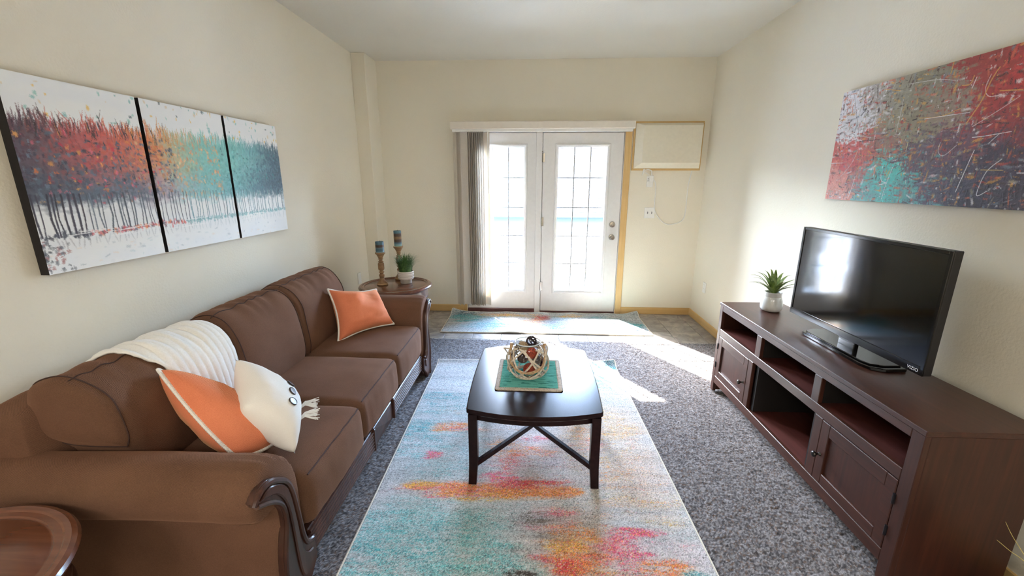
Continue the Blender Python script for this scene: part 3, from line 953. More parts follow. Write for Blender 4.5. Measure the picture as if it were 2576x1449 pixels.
    S_([(1520, 350), (1500, 410), (1440, 420)], 1.8, yl); S_([(1160, 655), (1320, 640), (1470, 580)], 1.3, yl); S_([(700, 935), (900, 940), (1000, 938)], .8, yl); S_([(870, 450), (990, 460)], 1.4, yl)
    S_([(720, 560), (715, 600), (740, 590), (700, 640)], 1.8, dk); S_([(1110, 670), (1140, 660)], 2.6, dk); S_([(815, 420), (820, 510)], 1.6, dk); S_([(700, 830), (860, 815)], 1.2, dk); S_([(1620, 700), (1710, 680)], 1.5, dk)
    S_([(1200, 660), (1400, 630), (1540, 610)], 1.0, wh); S_([(1060, 410), (1260, 380), (1390, 385)], .8, wh); S_([(1540, 360), (1520, 440)], 1.5, wh); S_([(1740, 835), (1810, 760)], 1.0, wh); S_([(1020, 520), (990, 760)], .8, wh)
    S_([(650, 790), (790, 800)], 1.2, (200, 206, 200))
    for k in range(140):
        x, y = rng.random() * Wd, rng.random() * H
        daub(img, hgt, x, y, .8 + rng.random(), 1 + rng.random(), (wh, yl, (224, 100, 70))[rng.integers(3)], rng, .9)
    g = img.mean(-1, keepdims=True); img = np.clip((g + (img - g) * .8) * .95 + .03, 0, 1)
    return img, hgt
ai, ah = abstract()
xr = R + .0026 * (2.2 - D)
canvas_picture('canvas_painting', 'wide abstract canvas of red, olive, white and turquoise paint above the television', None, 2.798, 1.50, ai, ah, M_edgegrey, xr - .002, -1, 1.432, 2.046, .03)

# ------------------------------------------------------------------ rugs
def blob(X, Y, x, y, rx, ry, seed):
    j = 1.7 * (vn(X, Y, .16, .05, seed + 500, 4) - .5)
    d = ((X - x + .9 * rx * j) / (rx * 1.25)) ** 2 + ((Y - y + .5 * ry * j) / (ry * 1.3)) ** 2
    s_ = .55 * vn(X, Y, .17, .014, seed, 3) + .45 * vn(X, Y, .05, .026, seed + 900, 3)
    return np.clip(1.15 - d, 0, 1) ** .7 * np.clip(.15 + 1.7 * (s_ - .08), 0, 1.2)

def rug_paint(X, Y, blobs, seed, base=(200, 202, 204)):
    rng = np.random.default_rng(seed)
    col = np.ones(X.shape + (3,)) * np.array(base) / 255
    col += ((vn(X, Y, .4, .03, seed + 1) - .5) * .14)[..., None]
    aq = np.clip((vn(X, Y, .5, .16, seed + 4, 3) - .5) * 2.0, 0, .22)
    fine = .5 * rng.random(X.shape) + .5 * vn(X, Y, .03, .007, seed + 2, 2)
    on = (fine < aq + .10)[..., None] * .4
    col = col * (1 - on) + np.array((140, 186, 188)) / 255 * on
    for k, (x, y, rx, ry, c, a) in enumerate(blobs):
        p = blob(X, Y, x, y, rx, ry, seed * 13 + k) * min(1.0, a * 1.2)
        w = (np.clip((p - fine * .95) * 3.5 + .1, 0, 1) * .75 + .25 * p)[..., None] * (p > .01)[..., None]
        cc = np.array(c) / 255 * (1 + .2 * (rng.random(X.shape)[..., None] - .5))
        if c[0] > c[2] + 30:      # warm patches are woven from mixed yarns
            alt = np.array([PINK, ORNG, YELL, (226, 150, 140), (150, 110, 116), (206, 190, 176)])[rng.integers(0, 6, X.shape)] / 255
            cc = np.where((rng.random(X.shape) < .34)[..., None], alt, cc)
        elif c[2] > c[0] + 30:
            alt = np.array([(150, 190, 192), (90, 150, 160), (196, 206, 206), (70, 110, 120)])[rng.integers(0, 4, X.shape)] / 255
            cc = np.where((rng.random(X.shape) < .4)[..., None], alt, cc)
        col = col * (1 - w) + cc * w
    col *= (1 + .26 * (rng.random(X.shape) - .5) + .10 * (vn(X, Y, .012, .006, seed + 8, 2) - .5))[..., None]
    dk = vn(X, Y, .12, .02, seed + 7, 3)
    dark = (rng.random(X.shape) < .16 + .45 * np.clip(dk - .5, 0, 1))[..., None]
    col = np.where(dark, col * .80, col)
    dark = (rng.random(X.shape) < .03 + .22 * np.clip(dk - .5, 0, 1))[..., None]
    col = np.where(dark, col * .66, col)
    return np.clip(col, 0, 1)

TEAL, AQUA, PINK, ORNG, YELL, RED, NAVY, PEACH, GREY = (70, 158, 164), (120, 190, 192), (216, 92, 124), (222, 138, 74), (226, 178, 76), (204, 70, 74), (48, 72, 92), (226, 176, 140), (128, 124, 122)
def make_rug(name, label, x0, x1, y0, y1, step, zf, blobs, rot, seed, base, zt=.010):
    xs = np.linspace(x0, x1, int((x1 - x0) / step)); ys = np.linspace(y0, y1, int((y1 - y0) / step))
    X, Y = np.meshgrid(xs, ys)
    col = rug_paint(X, Y, blobs, seed, base)
    E = np.minimum(np.minimum(X - x0, x1 - X), np.minimum(Y - y0, y1 - Y))
    Z0 = zf(X, Y)
    Z = Z0 + zt * np.clip(E / .004, 0, 1) + RNG.random(X.shape) * .0022 * (E > .004)
    cx, cy = (x0 + x1) / 2, (y0 + y1) / 2
    cr, sr = math.cos(rot), math.sin(rot)
    t = thing(name, label, 'rug', (cx, cy, float(Z0.min())))
    Xr = cx + (X - cx) * cr - (Y - cy) * sr; Yr = cy + (X - cx) * sr + (Y - cy) * cr
    grid_mesh('pile', Xr, Yr, Z, M_rug, t, None, s2l(col))
    # binding round the rim
    per = [(0, j) for j in range(len(xs))] + [(i, len(xs) - 1) for i in range(len(ys))] + [(len(ys) - 1, j) for j in range(len(xs) - 1, -1, -1)] + [(i, 0) for i in range(len(ys) - 1, -1, -1)]
    path = [(Xr[i, j], Yr[i, j], Z0[i, j] + zt * .55) for i, j in per[::6]]
    B().tube(path, .0058, 6, closed=True).build('binding', M_bind, t, label='pale woven binding round the edge')
    return t
M_rug = vcol('rug_pile', .92, .5, 500, .1, spec=.1)
M_bind = plain('rug_binding', (212, 206, 192), .9, vary=.06, scale=200)
def FL(u, v):
    return None
rug_blobs = [
    (-.55, 1.42, .34, .26, AQUA, .55), (-.45, 1.50, .40, .16, TEAL, .42), (-.20, 1.38, .22, .14, AQUA, .55), (-.6, 1.62, .2, .1, AQUA, .5),
    (-.60, 2.25, .25, .30, AQUA, .42), (-.55, 2.60, .3, .10, TEAL, .40), (-.66, 2.75, .2, .06, TEAL, .45), (-.35, 2.1, .2, .14, AQUA, .35), (-.7, 2.35, .1, .08, TEAL, .5), (-.5, 1.95, .2, .06, AQUA, .4),
    (.55, 3.25, .22, .10, TEAL, .75), (.66, 3.31, .10, .05, NAVY, .8), (.5, 3.05, .25, .08, AQUA, .6), (.45, 2.9, .25, .08, TEAL, .4), (-.5, 3.1, .4, .12, GREY, .18), (.0, 3.0, .3, .2, GREY, .15),
    (-.32, 1.80, .34, .045, PINK, .85), (-.10, 1.80, .30, .05, ORNG, .85), (-.40, 1.83, .22, .035, ORNG, .6), (.02, 1.86, .20, .04, RED, .7), (-.58, 1.82, .08, .04, YELL, .7), (-.20, 1.76, .25, .03, YELL, .55), (.12, 1.79, .10, .035, ORNG, .8), (-.13, 1.90, .10, .05, PINK, .7),
    (-.12, 2.02, .10, .09, RED, .45), (-.16, 2.15, .10, .10, ORNG, .5), (.02, 2.12, .12, .06, ORNG, .45), (.06, 2.25, .10, .04, PINK, .45), (-.02, 2.3, .3, .10, ORNG, .22),
    (.42, 2.1, .22, .35, YELL, .32), (.50, 1.95, .18, .18, ORNG, .28), (.35, 2.3, .15, .10, ORNG, .4), (.45, 2.55, .2, .1, YELL, .35), (.55, 2.35, .12, .08, YELL, .35), (.38, 2.2, .08, .06, PINK, .35), (.55, 1.75, .18, .06, YELL, .4), (.6, 1.62, .1, .04, YELL, .3),
    (-.56, 2.08, .05, .04, PINK, .7), (-.50, 2.36, .12, .05, ORNG, .65), (-.46, 2.34, .08, .03, PINK, .5), (-.38, 2.33, .10, .03, PEACH, .5),
    (.14, 1.46, .10, .07, YELL, .75), (.17, 1.40, .13, .06, ORNG, .7), (.12, 1.37, .09, .05, RED, .75), (.22, 1.50, .10, .05, YELL, .6), (.10, 1.52, .12, .05, GREY, .5), (.16, 1.56, .16, .05, ORNG, .5), (.05, 1.60, .12, .05, PINK, .45), (.30, 1.46, .12, .05, PINK, .5), (.08, 1.66, .10, .03, PINK, .5), (.15, 1.30, .1, .05, RED, .6), (.24, 1.32, .12, .05, YELL, .6),
    (.40, 1.45, .10, .06, PINK, .6), (.46, 1.56, .10, .025, PINK, .75), (.40, 1.52, .08, .03, PINK, .55), (.52, 1.36, .14, .05, ORNG, .65), (.60, 1.31, .12, .04, ORNG, .7), (.66, 1.34, .06, .04, TEAL, .7), (.42, 1.33, .1, .04, PINK, .5), (.04, 1.42, .05, .03, PINK, .6),
    (.15, 1.42, .22, .16, ORNG, .32), (.45, 1.42, .25, .14, PINK, .28), (.2, 1.95, .45, .2, ORNG, .22), (.40, 2.45, .28, .35, YELL, .25), (-.1, 2.35, .3, .2, PEACH, .25), (.05, 2.05, .2, .16, PINK, .25), (-.35, 2.55, .3, .08, PEACH, .3), (.3, 1.68, .3, .06, PEACH, .35), (-.25, 1.62, .3, .05, AQUA, .4), (.62, 2.0, .12, .5, PEACH, .3),
    (-.05, 1.33, .06, .03, (70, 60, 56), .6), (.0, 1.62, .10, .04, (110, 100, 92), .5), (-.02, 1.5, .14, .1, GREY, .3), (.3, 1.3, .08, .05, PINK, .4)]
def rug_z(X, Y):
    z = np.full_like(X, .0125)
    far = np.clip((Y - 3.22) / .13, 0, 1) ** 2
    z += .020 * far * (.55 + .45 * np.abs(np.sin(X * 5.0 + .6))) + .020 * far * np.clip((X - .5) / .25, 0, 1) + .012 * far * np.clip((-X - .55) / .25, 0, 1)
    z += .003 * (vn(X, Y, .35, .35, 12) - .5)
    return z
make_rug('area_rug', 'large abstract area rug of turquoise, pink and orange under the coffee table', -.775, .735, .915, 3.355, .0037, rug_z, rug_blobs, 0.0215, 41, (188, 189, 191))
mat_blobs = [(-.80, 4.68, .16, .10, NAVY, .75), (-.72, 4.58, .20, .12, TEAL, .8), (-.45, 4.36, .25, .12, TEAL, .5), (-.6, 4.3, .2, .1, AQUA, .35), (-.5, 4.55, .2, .1, AQUA, .35), (-.35, 4.70, .25, .06, YELL, .6), (-.05, 4.68, .2, .06, YELL, .5), (-.15, 4.45, .15, .12, PEACH, .6), (-.05, 4.3, .15, .06, ORNG, .4),
             (.12, 4.62, .10, .10, RED, .7), (.08, 4.48, .12, .08, PEACH, .6), (.3, 4.62, .15, .1, AQUA, .35), (.2, 4.3, .2, .08, AQUA, .5), (.45, 4.7, .15, .06, YELL, .5), (.55, 4.5, .2, .1, PEACH, .4), (.75, 4.66, .18, .05, TEAL, .5), (.95, 4.50, .16, .09, TEAL, .8), (1.08, 4.38, .12, .09, TEAL, .9), (1.14, 4.26, .08, .08, NAVY, .6), (1.0, 4.6, .1, .05, NAVY, .45), (.5, 4.25, .3, .06, YELL, .3), (.75, 4.3, .2, .1, PEACH, .35)]
def mat_z(X, Y):
    z = np.full_like(X, .002)
    far = np.clip((Y - 4.62) / .18, 0, 1) ** 2
    z += .012 * far * (.5 + .5 * np.sin(X * 16)) + .05 * far * np.clip((-X - .72) / .22, 0, 1) ** 1.5 + .035 * far * np.clip((X - 1.0) / .22, 0, 1) ** 1.5
    z += .010 * np.clip(1 - ((X + .22) / .16) ** 2, 0, 1) * np.clip((4.3 - Y) / .18, 0, 1)
    return z
make_rug('door_mat', 'smaller matching turquoise and orange runner rug lying at the glazed doors', -.955, 1.24, 4.113, 4.80, .006, mat_z, mat_blobs, 0.004, 43, (180, 184, 186), .008)

# ------------------------------------------------------------------ sofa
SOFA = thing('sofa', 'three seat brown chenille sofa with carved dark wood trim along left wall', 'sofa', (-1.34, 2.135, .012))
YC = 2.135
mirror = lambda y: 2 * YC - y
def mesh_from(vs, fs): return B().add(vs, fs)
# body: base box, back frame
b = B()
b.add(*rounded(-1.36, YC, .20, .96, 1.86, .26, .02, n=10)); b.add(*rounded(-1.735, YC, .46, .19, 2.02, .70, .05, (0, 0, .02), n=12))
b.build('frame', M_sofa, SOFA, smooth=60)
# arms: rolled profile swept front to back
def arm_profile(k):
    pts = [(1.285, .12), (1.285, .30), (1.282, .46), (1.268, .54), (1.235, .605), (1.185, .648), (1.13, .664), (1.08, .652), (1.043, .618), (1.026, .57), (1.032, .52), (1.06, .485), (1.10, .478), (1.130, .470), (1.140, .42), (1.138, .30), (1.138, .12)]
    cy, cz = 1.15, .56
    return [(cy + (y - cy) * k, cz + (z - cz) * k if z > .45 else z) for y, z in pts]
def smooth_ring(pts, n=4):
    P = [V((p[0], p[1], 0)) for p in pts]; out = []
    for i in range(len(P) - 1):
        p0 = P[max(i - 1, 0)]; p1 = P[i]; p2 = P[i + 1]; p3 = P[min(i + 2, len(P) - 1)]
        for k in range(n):
            t = k / n
            q = .5 * ((2 * p1) + (p2 - p0) * t + (2 * p0 - 5 * p1 + 4 * p2 - p3) * t * t + (-p0 + 3 * p1 - 3 * p2 + p3) * t ** 3)
            out.append((q.x, q.y))
    out.append(pts[-1]); return out
for side in (0, 1):
    rings = []
    for x, k in ((-1.80, .90), (-1.79, .97), (-1.74, 1.0), (-1.6, 1.0), (-1.4, 1.0), (-1.2, 1.0), (-1.0, 1.0), (-.93, 1.01), (-.89, 1.0), (-.862, .965), (-.848, .90), (-.843, .80)):
        ring = []
        pr_ = smooth_ring(arm_profile(k))
        for i, (y, z) in enumerate(pr_):
            if z > .47:
                pl = .0045 * math.sin(i * 2.1) * max(0, min(1, (x + 1.02) / .12)) if x > -1.02 else 0
                sag = -.018 * max(0, min(1, (-1.2 - x) / .5))
                zz = z + sag + pl
            else: zz = z
            ring.append((x, y if side == 0 else mirror(y), zz))
        rings.append(ring)
    B().sweep(rings).build('arm', M_sofa, SOFA, smooth=70)
    # carved front panel: S scroll from the foot up to a beak under the roll
    outer = [(1.018, .596), (1.035, .612), (1.061, .622), (1.099, .619), (1.130, .602), (1.156, .582), (1.184, .555), (1.202, .525), (1.215, .477), (1.223, .416), (1.230, .359), (1.236, .300), (1.246, .255), (1.262, .228), (1.285, .215), (1.300, .212), (1.304, .12), (1.288, .10), (1.245, .062), (1.215, .014)]
    inner = [(1.130, .014), (1.122, .08), (1.108, .16), (1.106, .23), (1.115, .30), (1.130, .355), (1.143, .40), (1.144, .45), (1.132, .49), (1.112, .52), (1.080, .545), (1.050, .562), (1.032, .572)]
    so = smooth_ring(outer[:16], 3) + outer[16:]; si = smooth_ring(inner, 3)
    poly = so + si
    fy = (lambda y: y) if side == 0 else mirror
    poly = [(fy(y), z) for y, z in poly]
    pn = B().prism(poly, 0, -.852, -.826, .005)
    pan = pn.build('carved_panel', M_sofawood, SOFA, smooth=40)
    # raised bead along both edges of the scroll
    bo = [(-.826, fy(y), z) for y, z in smooth_ring([(y - .010 * (z < .56), z - .010 * (z >= .56)) for y, z in outer[:16]], 4)]
    B().tube(bo, [.0105] * len(bo), 8).build('scroll_bead', M_sofawood, pan)
    bi = [(-.826, fy(y), z) for y, z in smooth_ring([(y + .008 * (z < .5), z + .004 * (z >= .5)) for y, z in inner[::-1]], 4)]
    B().tube(bi, [.009] * len(bi), 8).build('scroll_bead', M_sofawood, pan)
    # raised heart of the scroll
    heart = [(1.045, .585), (1.09, .598), (1.13, .58), (1.168, .545), (1.186, .50), (1.196, .43), (1.203, .36), (1.208, .28), (1.222, .22), (1.25, .19), (1.275, .18), (1.262, .13), (1.215, .118), (1.19, .15), (1.18, .25), (1.175, .36), (1.168, .45), (1.148, .51), (1.115, .552), (1.075, .572)]
    hp = [(fy(y), z) for y, z in smooth_ring(heart, 3)]
    B().prism(hp, 0, -.828, -.818, .004).build('raised_scroll', M_sofawood, pan, smooth=40)
    # rear foot
    B().box((-1.80, fy(1.20) - .03, .012), (-1.74, fy(1.20) + .03, .12), .006).build('foot', M_sofawood, SOFA)
    fb = [(fy(y), z) for y, z in ((1.21, .02), (1.285, .10), (1.285, .12), (1.11, .12), (1.118, .014), (1.20, .014))]
    B().prism(fb, 0, -.905, -.852, .004).build('foot', M_sofawood, SOFA)
# front rail with reeded mouldings and a medallion
ya, yb = 1.300, mirror(1.300)
rail = B().box((-.90, ya, .112), (-.852, yb, .232), .004).build('front_rail', M_sofawood, SOFA)
m0, m1 = 1.975, 2.295
for k in range(6):
    z = .126 + .0185 * k
    for p, q in ((ya + .004, m0 - .012), (m1 + .012, yb - .004)):
        B().tube([(-.851, p, z), (-.851, q, z)], .0088, 8).build('reed', M_sofawood, rail)
B().box((-.856, m0 - .012, .108), (-.838, m0 + .006, .238), .003).build('block', M_sofawood, rail)
B().box((-.856, m1 - .006, .108), (-.838, m1 + .012, .238), .003).build('block', M_sofawood, rail)
dm = B(); cy_, cz_ = (m0 + m1) / 2, .172
dm.add([(-.852, m0 + .006, .116), (-.852, m1 - .006, .116), (-.852, m1 - .006, .228), (-.852, m0 + .006, .228), (-.839, cy_, cz_)], [(0, 1, 4), (1, 2, 4), (2, 3, 4), (3, 0, 4), (3, 2, 1, 0)])
dm.build('medallion', M_sofawood, rail, smooth=0)
# seat cushions
def wrk(amp, sc, seed):
    def f(q, w):
        n_ = mnoise.noise(V((q.x * sc, q.y * sc * 1.6, q.z * sc + seed)))
        fold = mnoise.noise(V((q.x * 6 + seed, q.y * 26, q.z * 6))) * max(0, w[0]) * .5
        return q + V((amp * n_ + amp * fold, 0, amp * .8 * n_))
    return f
for k, (p, q, zt) in enumerate(((1.288, 1.822, .470), (1.830, 2.398, .474), (2.406, 2.983, .478))):
    dx = (0.012, 0.0, 0.0)[k]
    vs, fs = rounded(-1.225 + dx / 2, (p + q) / 2, .352 + .010, .78 + dx, q - p, .23, .045, (.02, .003, .018), 26, wrk(.006, 5, k * 3.1))
    cu = mesh_from(vs, fs).build('seat_cushion', M_sofa, SOFA, smooth=180)
    # welt along the top front edge
    wf = wrk(.006, 5, k * 3.1)
    for zz, sg in ((.4635, 1), (.2605, -1)):
        path = []
        for t in [i_ / 40 for i_ in range(41)]:
            y = p + .03 + (q - p - .06) * t
            path.append(wf(V((-.8485 + dx, y, zz)), (.9, 0, 0)) + V((.0018, 0, .0018 * sg)))
        B().tube(path, .0034, 6).build('welt', M_seam, cu)
# back cushions: thick profile leaning on the frame
def bc_profile():
    return [(-1.40, .455), (-1.385, .52), (-1.388, .62), (-1.402, .72), (-1.418, .79), (-1.452, .855), (-1.505, .898), (-1.575, .916), (-1.645, .902), (-1.70, .86), (-1.722, .78), (-1.72, .66), (-1.70, .52), (-1.64, .462), (-1.52, .448)]
BCP = smooth_ring(bc_profile() + [bc_profile()[0]], 4)[:-1]
def bc_point(i, t, y0, y1, seed, off=0.0, sc=1.0, zadd=0.0, lift=None):
    """profile index i, t 0..1 along the sofa"""
    x, z = BCP[i % len(BCP)]
    cx, cz = -1.555, .69
    e = max(0.0, 1 - abs(2 * t - 1) ** 6) ** .5
    k = (.70 + .30 * e)
    px_, pz_ = cx + (x - cx) * k * sc, cz + (z - cz) * (.90 + .10 * e) * sc
    if off:
        d = V((px_ - cx, pz_ - cz)); d.normalize(); px_ += d.x * off; pz_ += d.y * off
    y = y0 + (y1 - y0) * t
    n_ = mnoise.noise(V((px_ * 6, y * 7, pz_ * 5 + seed)))
    top = max(0, min(1, (pz_ - .80) / .08))
    g = (math.sin(y * 70 + 7 * mnoise.noise(V((y * 5, seed, x * 3))) + seed) * .0055) * top * e if off < .004 else 0
    px_ += .010 * n_; pz_ += .006 * n_ + g + zadd * max(0, min(1, (pz_ - .5) / .3))
    if lift: pz_ = lift(y, px_, pz_)
    return V((px_, y, pz_))
NB = len(BCP)
# the cushion nearest the near arm rides up on the arm
def lift1(y, x, z):
    zb = float(np.interp(y, [1.12, 1.19, 1.235, 1.262, 1.295], [.662, .656, .612, .56, .45]))
    return zb + (z - .45) * (.90 - zb) / .45 if z < .90 else z
BCS = [(1.185, 1.822, 1.3, -.02, lift1), (1.826, 2.392, 5.7, -.005, None), (2.394, 3.02, 9.2, .005, None)]
for (p, q, sd, za, lf) in BCS:
    T = [0, .012, .03, .06, .10] + list(np.linspace(.14, .86, 22)) + [.90, .94, .97, .988, 1.0]
    rings = [[bc_point(i, t, p, q, sd, zadd=za, lift=lf) for i in range(NB)] for t in T]
    # close the ends with a smaller inner ring for a soft rim
    def inner(r, f, dy): 
        c_ = sum((v for v in r), V()) / len(r)
        return [c_ + (v - c_) * f + V((0, dy, 0)) for v in r]
    rings = [inner(rings[0], .55, -.016), inner(rings[0], .88, -.008)] + rings + [inner(rings[-1], .88, .008), inner(rings[-1], .55, .016)]
    cu = B().sweep(rings).build('back_cushion', M_sofa, SOFA, smooth=180)
    for tt in (.055, .945):
        pth = [bc_point(i, tt, p, q, sd, zadd=za, lift=lf, off=.0025) for i in range(NB)]
        B().tube(pth, .0024, 5, closed=True).build('welt', M_seam, cu)
    ti = 26
    pth = [bc_point(ti, t, p, q, sd, zadd=za, lift=lf, off=.002) for t in np.linspace(.03, .97, 40)]
    B().tube(pth, .0024, 5).build('welt', M_seam, cu)
cl_ = B(); cl_.add([(-.905, 1.016, .487), (-.89, 1.013, .493), (-.887, 1.022, .478), (-.902, 1.025, .472)], [(0, 1, 2, 3)])

# ------------------------------------------------------------------ throw blanket over the near back cushion
def blanket():
    i0, i1 = 4, 38            # profile indices from low front over the top to the back
    n = 60; ny = 150
    rows = []
    for a in np.linspace(i0, i1, n):
        row = []
        yl = float(np.interp(a, [4, 12, 18, 24, 38], [1.58, 1.53, 1.47, 1.41, 1.375]))
        for y in np.linspace(yl, 1.812, ny):
            y = float(y)
            i = int(math.floor(a)); f = float(a - i)
            t = (y - 1.185) / (1.822 - 1.185)
            p = bc_point(i, t, 1.185, 1.822, 1.3, zadd=-.02, lift=None); q = bc_point(i + 1, t, 1.185, 1.822, 1.3, zadd=-.02)
            r = p.lerp(q, f)
            d = V((r.x + 1.555, 0, r.z - .69)).normalized()
            rib = abs(math.sin((y - 1.335 + .05 * (r.x + 1.5)) / .034 * math.pi)) ** .5
            ed = min(1.0, (y - yl) / .008)
            r += d * (.007 + .006 * rib + .004 * ed + .002 * mnoise.noise(V((r.x * 40, y * 40, r.z * 40))))
            row.append(r)
        rows.append(row)
    A = np.array([[tuple(v) for v in r] for r in rows])
    o = grid_mesh('throw_blanket', A[..., 0], A[..., 1], A[..., 2], M_knit, None, (-1.5, 1.57, .5))
    m = o.modifiers.new('thickness', 'SOLIDIFY'); m.thickness = .010; m.offset = -1
    tag(o, 'white ribbed knit throw draped over the sofa back near the two propped pillows', 'blanket')
    return o
blanket()

# ------------------------------------------------------------------ pillows
def piped(name, label, corners, T, mat, seed, pip=True, crease=None, **kw):
    t = thing(name, label, 'pillow', sum((V(c) for c in corners), V()) / 4, 'orange throw pillows on the sofa' if pip else None)
    b, rim, P = pillow(corners, T, seed=seed, crease=crease, **kw)
    b.build('cover', mat, t, smooth=180)
    if pip:
        # beaded white cord round the rim
        N = len(rim); dense = []
        for i in range(N):
            for k in range(4):
                dense.append(rim[i].lerp(rim[(i + 1) % N], k / 4))
        rr = [.0062 + .0016 * (i % 2) for i in range(len(dense))]
        B().tube(dense, rr, 6, closed=True).build('piping', M_cordwhite, t, label='white beaded cord piping')
    return t, P
piped('throw_pillow', 'orange throw pillow propped beside the near sofa arm, half behind white pillow', [(-1.085, 1.300, .545), (-1.06, 1.58, .475), (-1.365, 1.67, .505), (-1.42, 1.405, .84)], .115, M_orange, 2.0, wr=.010, pinch=-.13)
piped('throw_pillow', 'orange throw pillow leaning in the far sofa corner by the round table', [(-1.300, 2.590, .485), (-1.035, 2.950, .495), (-1.190, 3.050, .735), (-1.405, 2.73, .815)], .135, M_orange, 6.0, pinch=.15, wr=.018, crease=lambda u, v: 1 - .6 * math.exp(-((u * .5 - .15 - .3 * (v - .6)) ** 2) / .03) * max(0, v))
wp, WP = piped('throw_pillow', 'white linen lumbar pillow with wooden buttons and tassels on near sofa seat', [(-.925, 1.400, .495), (-1.07, 1.70, .555), (-1.26, 1.60, .80), (-1.09, 1.385, .70)], .095, M_cushwhite, 9.0, pip=False)
M_button = plain('horn_button', (120, 118, 122), .3, vary=.3, scale=70)
M_buttonrim = plain('horn_button_rim', (52, 44, 44), .35, vary=.1)
for u in (-.30, .12, .50):
    p = WP(u, -.22, 1); e1 = (WP(u + .05, -.22, 1) - p).normalized(); e2 = (WP(u, -.17, 1) - p).normalized(); nn = e1.cross(e2).normalized()
    Mx = Matrix((e1, nn.cross(e1), nn)).transposed().to_4x4(); Mx.translation = p - nn * .002
    b = B(); b.lathe([(.0, .0), (.018, .0), (.0195, .004), (.018, .0075), (.0155, .007), (.0148, .0058)], (0, 0, 0), 24); b.v = [tuple(Mx @ V(q)) for q in b.v]; bt = b.build('button', M_buttonrim, wp)
    b = B(); b.lathe([(.0149, .005), (.0149, .006), (.0, .0068)], (0, 0, 0), 24); b.v = [tuple(Mx @ V(q)) for q in b.v]; b.build('button_face', M_button, bt)
for u in (-.12, .34):
    b = B(); p = WP(u, -.93, 1); d = V((.75, .45, .12)).normalized(); e = (WP(u + .05, -.93, 1) - p).normalized()
    for k in range(26):
        s = random.uniform(-1, 1)
        a = p + e * s * .008 + V((0, 0, .004)); m = a + d * .02 + e * s * .008 + V((0, 0, .012)); z = a + d * random.uniform(.06, .08) + e * s * .026 + V((0, 0, random.uniform(-.012, .012)))
        b.tube([a, m, z], [.002, .0022, .0012], 5)
    b.build('tassel', M_cordwhite, wp)

# ------------------------------------------------------------------ round end tables
def end_table(label, c, rot=0.0):
    cx, cy = c
    t = thing('end_table', label, 'table', (cx, cy, .012), 'matching round end tables at the sofa ends')
    b = B(); b.lathe([(.0, .5905), (.272, .5905), (.276, .5885), (.281, .5885), (.284, .5925), (.300, .5925), (.305, .596), (.318, .597), (.329, .592), (.335, .583), (.331, .573), (.320, .568), (.312, .565), (.305, .556), (.30, .553), (.0, .553)], (cx, cy, 0), 72, caps=False)
    b.build('table_top', M_endtop, t, smooth=28)
    b = B(); b.lathe([(.0, .5535), (.293, .5535), (.293, .49), (.298, .486), (.298, .474), (.29, .47), (.0, .47)], (cx, cy, 0), 64, caps=False); b.build('apron', M_endwood, t, smooth=28)
    for k in range(4):
        a = math.pi / 4 + k * math.pi / 2 + rot
        prof = [(.262, .474), (.275, .42), (.268, .33), (.235, .24), (.215, .16), (.235, .075), (.275, .026)]
        path = smooth_path([(cx + r * math.cos(a), cy + r * math.sin(a), z) for r, z in prof], 4)
        rr = np.interp(np.linspace(0, 1, len(path)), [0, .2, .5, .75, 1], [.034, .03, .02, .018, .014])
        b = B(); b.tube(path, list(rr), 10); b.build('leg', M_endwood, t, smooth=60)
    b = B(); b.lathe([(.0, .165), (.205, .165), (.212, .17), (.212, .18), (.205, .185), (.0, .185)], (cx, cy, 0), 48, caps=False); b.build('lower_shelf', M_endwood, t, smooth=28)
    return t
end_table('dark round end table with candles and potted grass in the window corner', (-1.285, 3.785))
end_table('round end table with reddish brown top in front of the near sofa arm', (-1.475, .662), .3)

# candlesticks
M_turned = wood('distressed_candlestick', (92, 66, 44), (196, 160, 112), .5, 'x', .8, bump=.3)
def candlestick(label, c, h):
    cx, cy = c; z0 = .5925
    t = thing('candle_holder', label, 'candle holder', (cx, cy, z0), 'turned wooden candle holders')
    p = [(0, 0), (.050, 0), (.053, .006), (.050, .012), (.043, .016), (.044, .022), (.034, .032), (.025, .045), (.020, .065), (.024, .072), (.022, .080), (.028, .088), (.022, .096), (.016, .104), (.019, .112), (.028, .118), (.019, .124), (.017, .134), (.026, .14), (.029, .15), (.029, .195), (.026, .203), (.018, .208), (.026, .216), (.016, .223), (.016, .234), (.026, .24), (.018, .246), (.024, .258), (.030, .270), (.037, .282), (.046, .29), (.048, .297), (.046, .303), (.036, .304), (0, .304)]
    s = h / .304
    b = B(); b.lathe([(r * .98, z * s) for r, z in p], (cx, cy, z0), 32, caps=False); b.build('turned_post', M_turned, t, smooth=40)
    return z0 + h
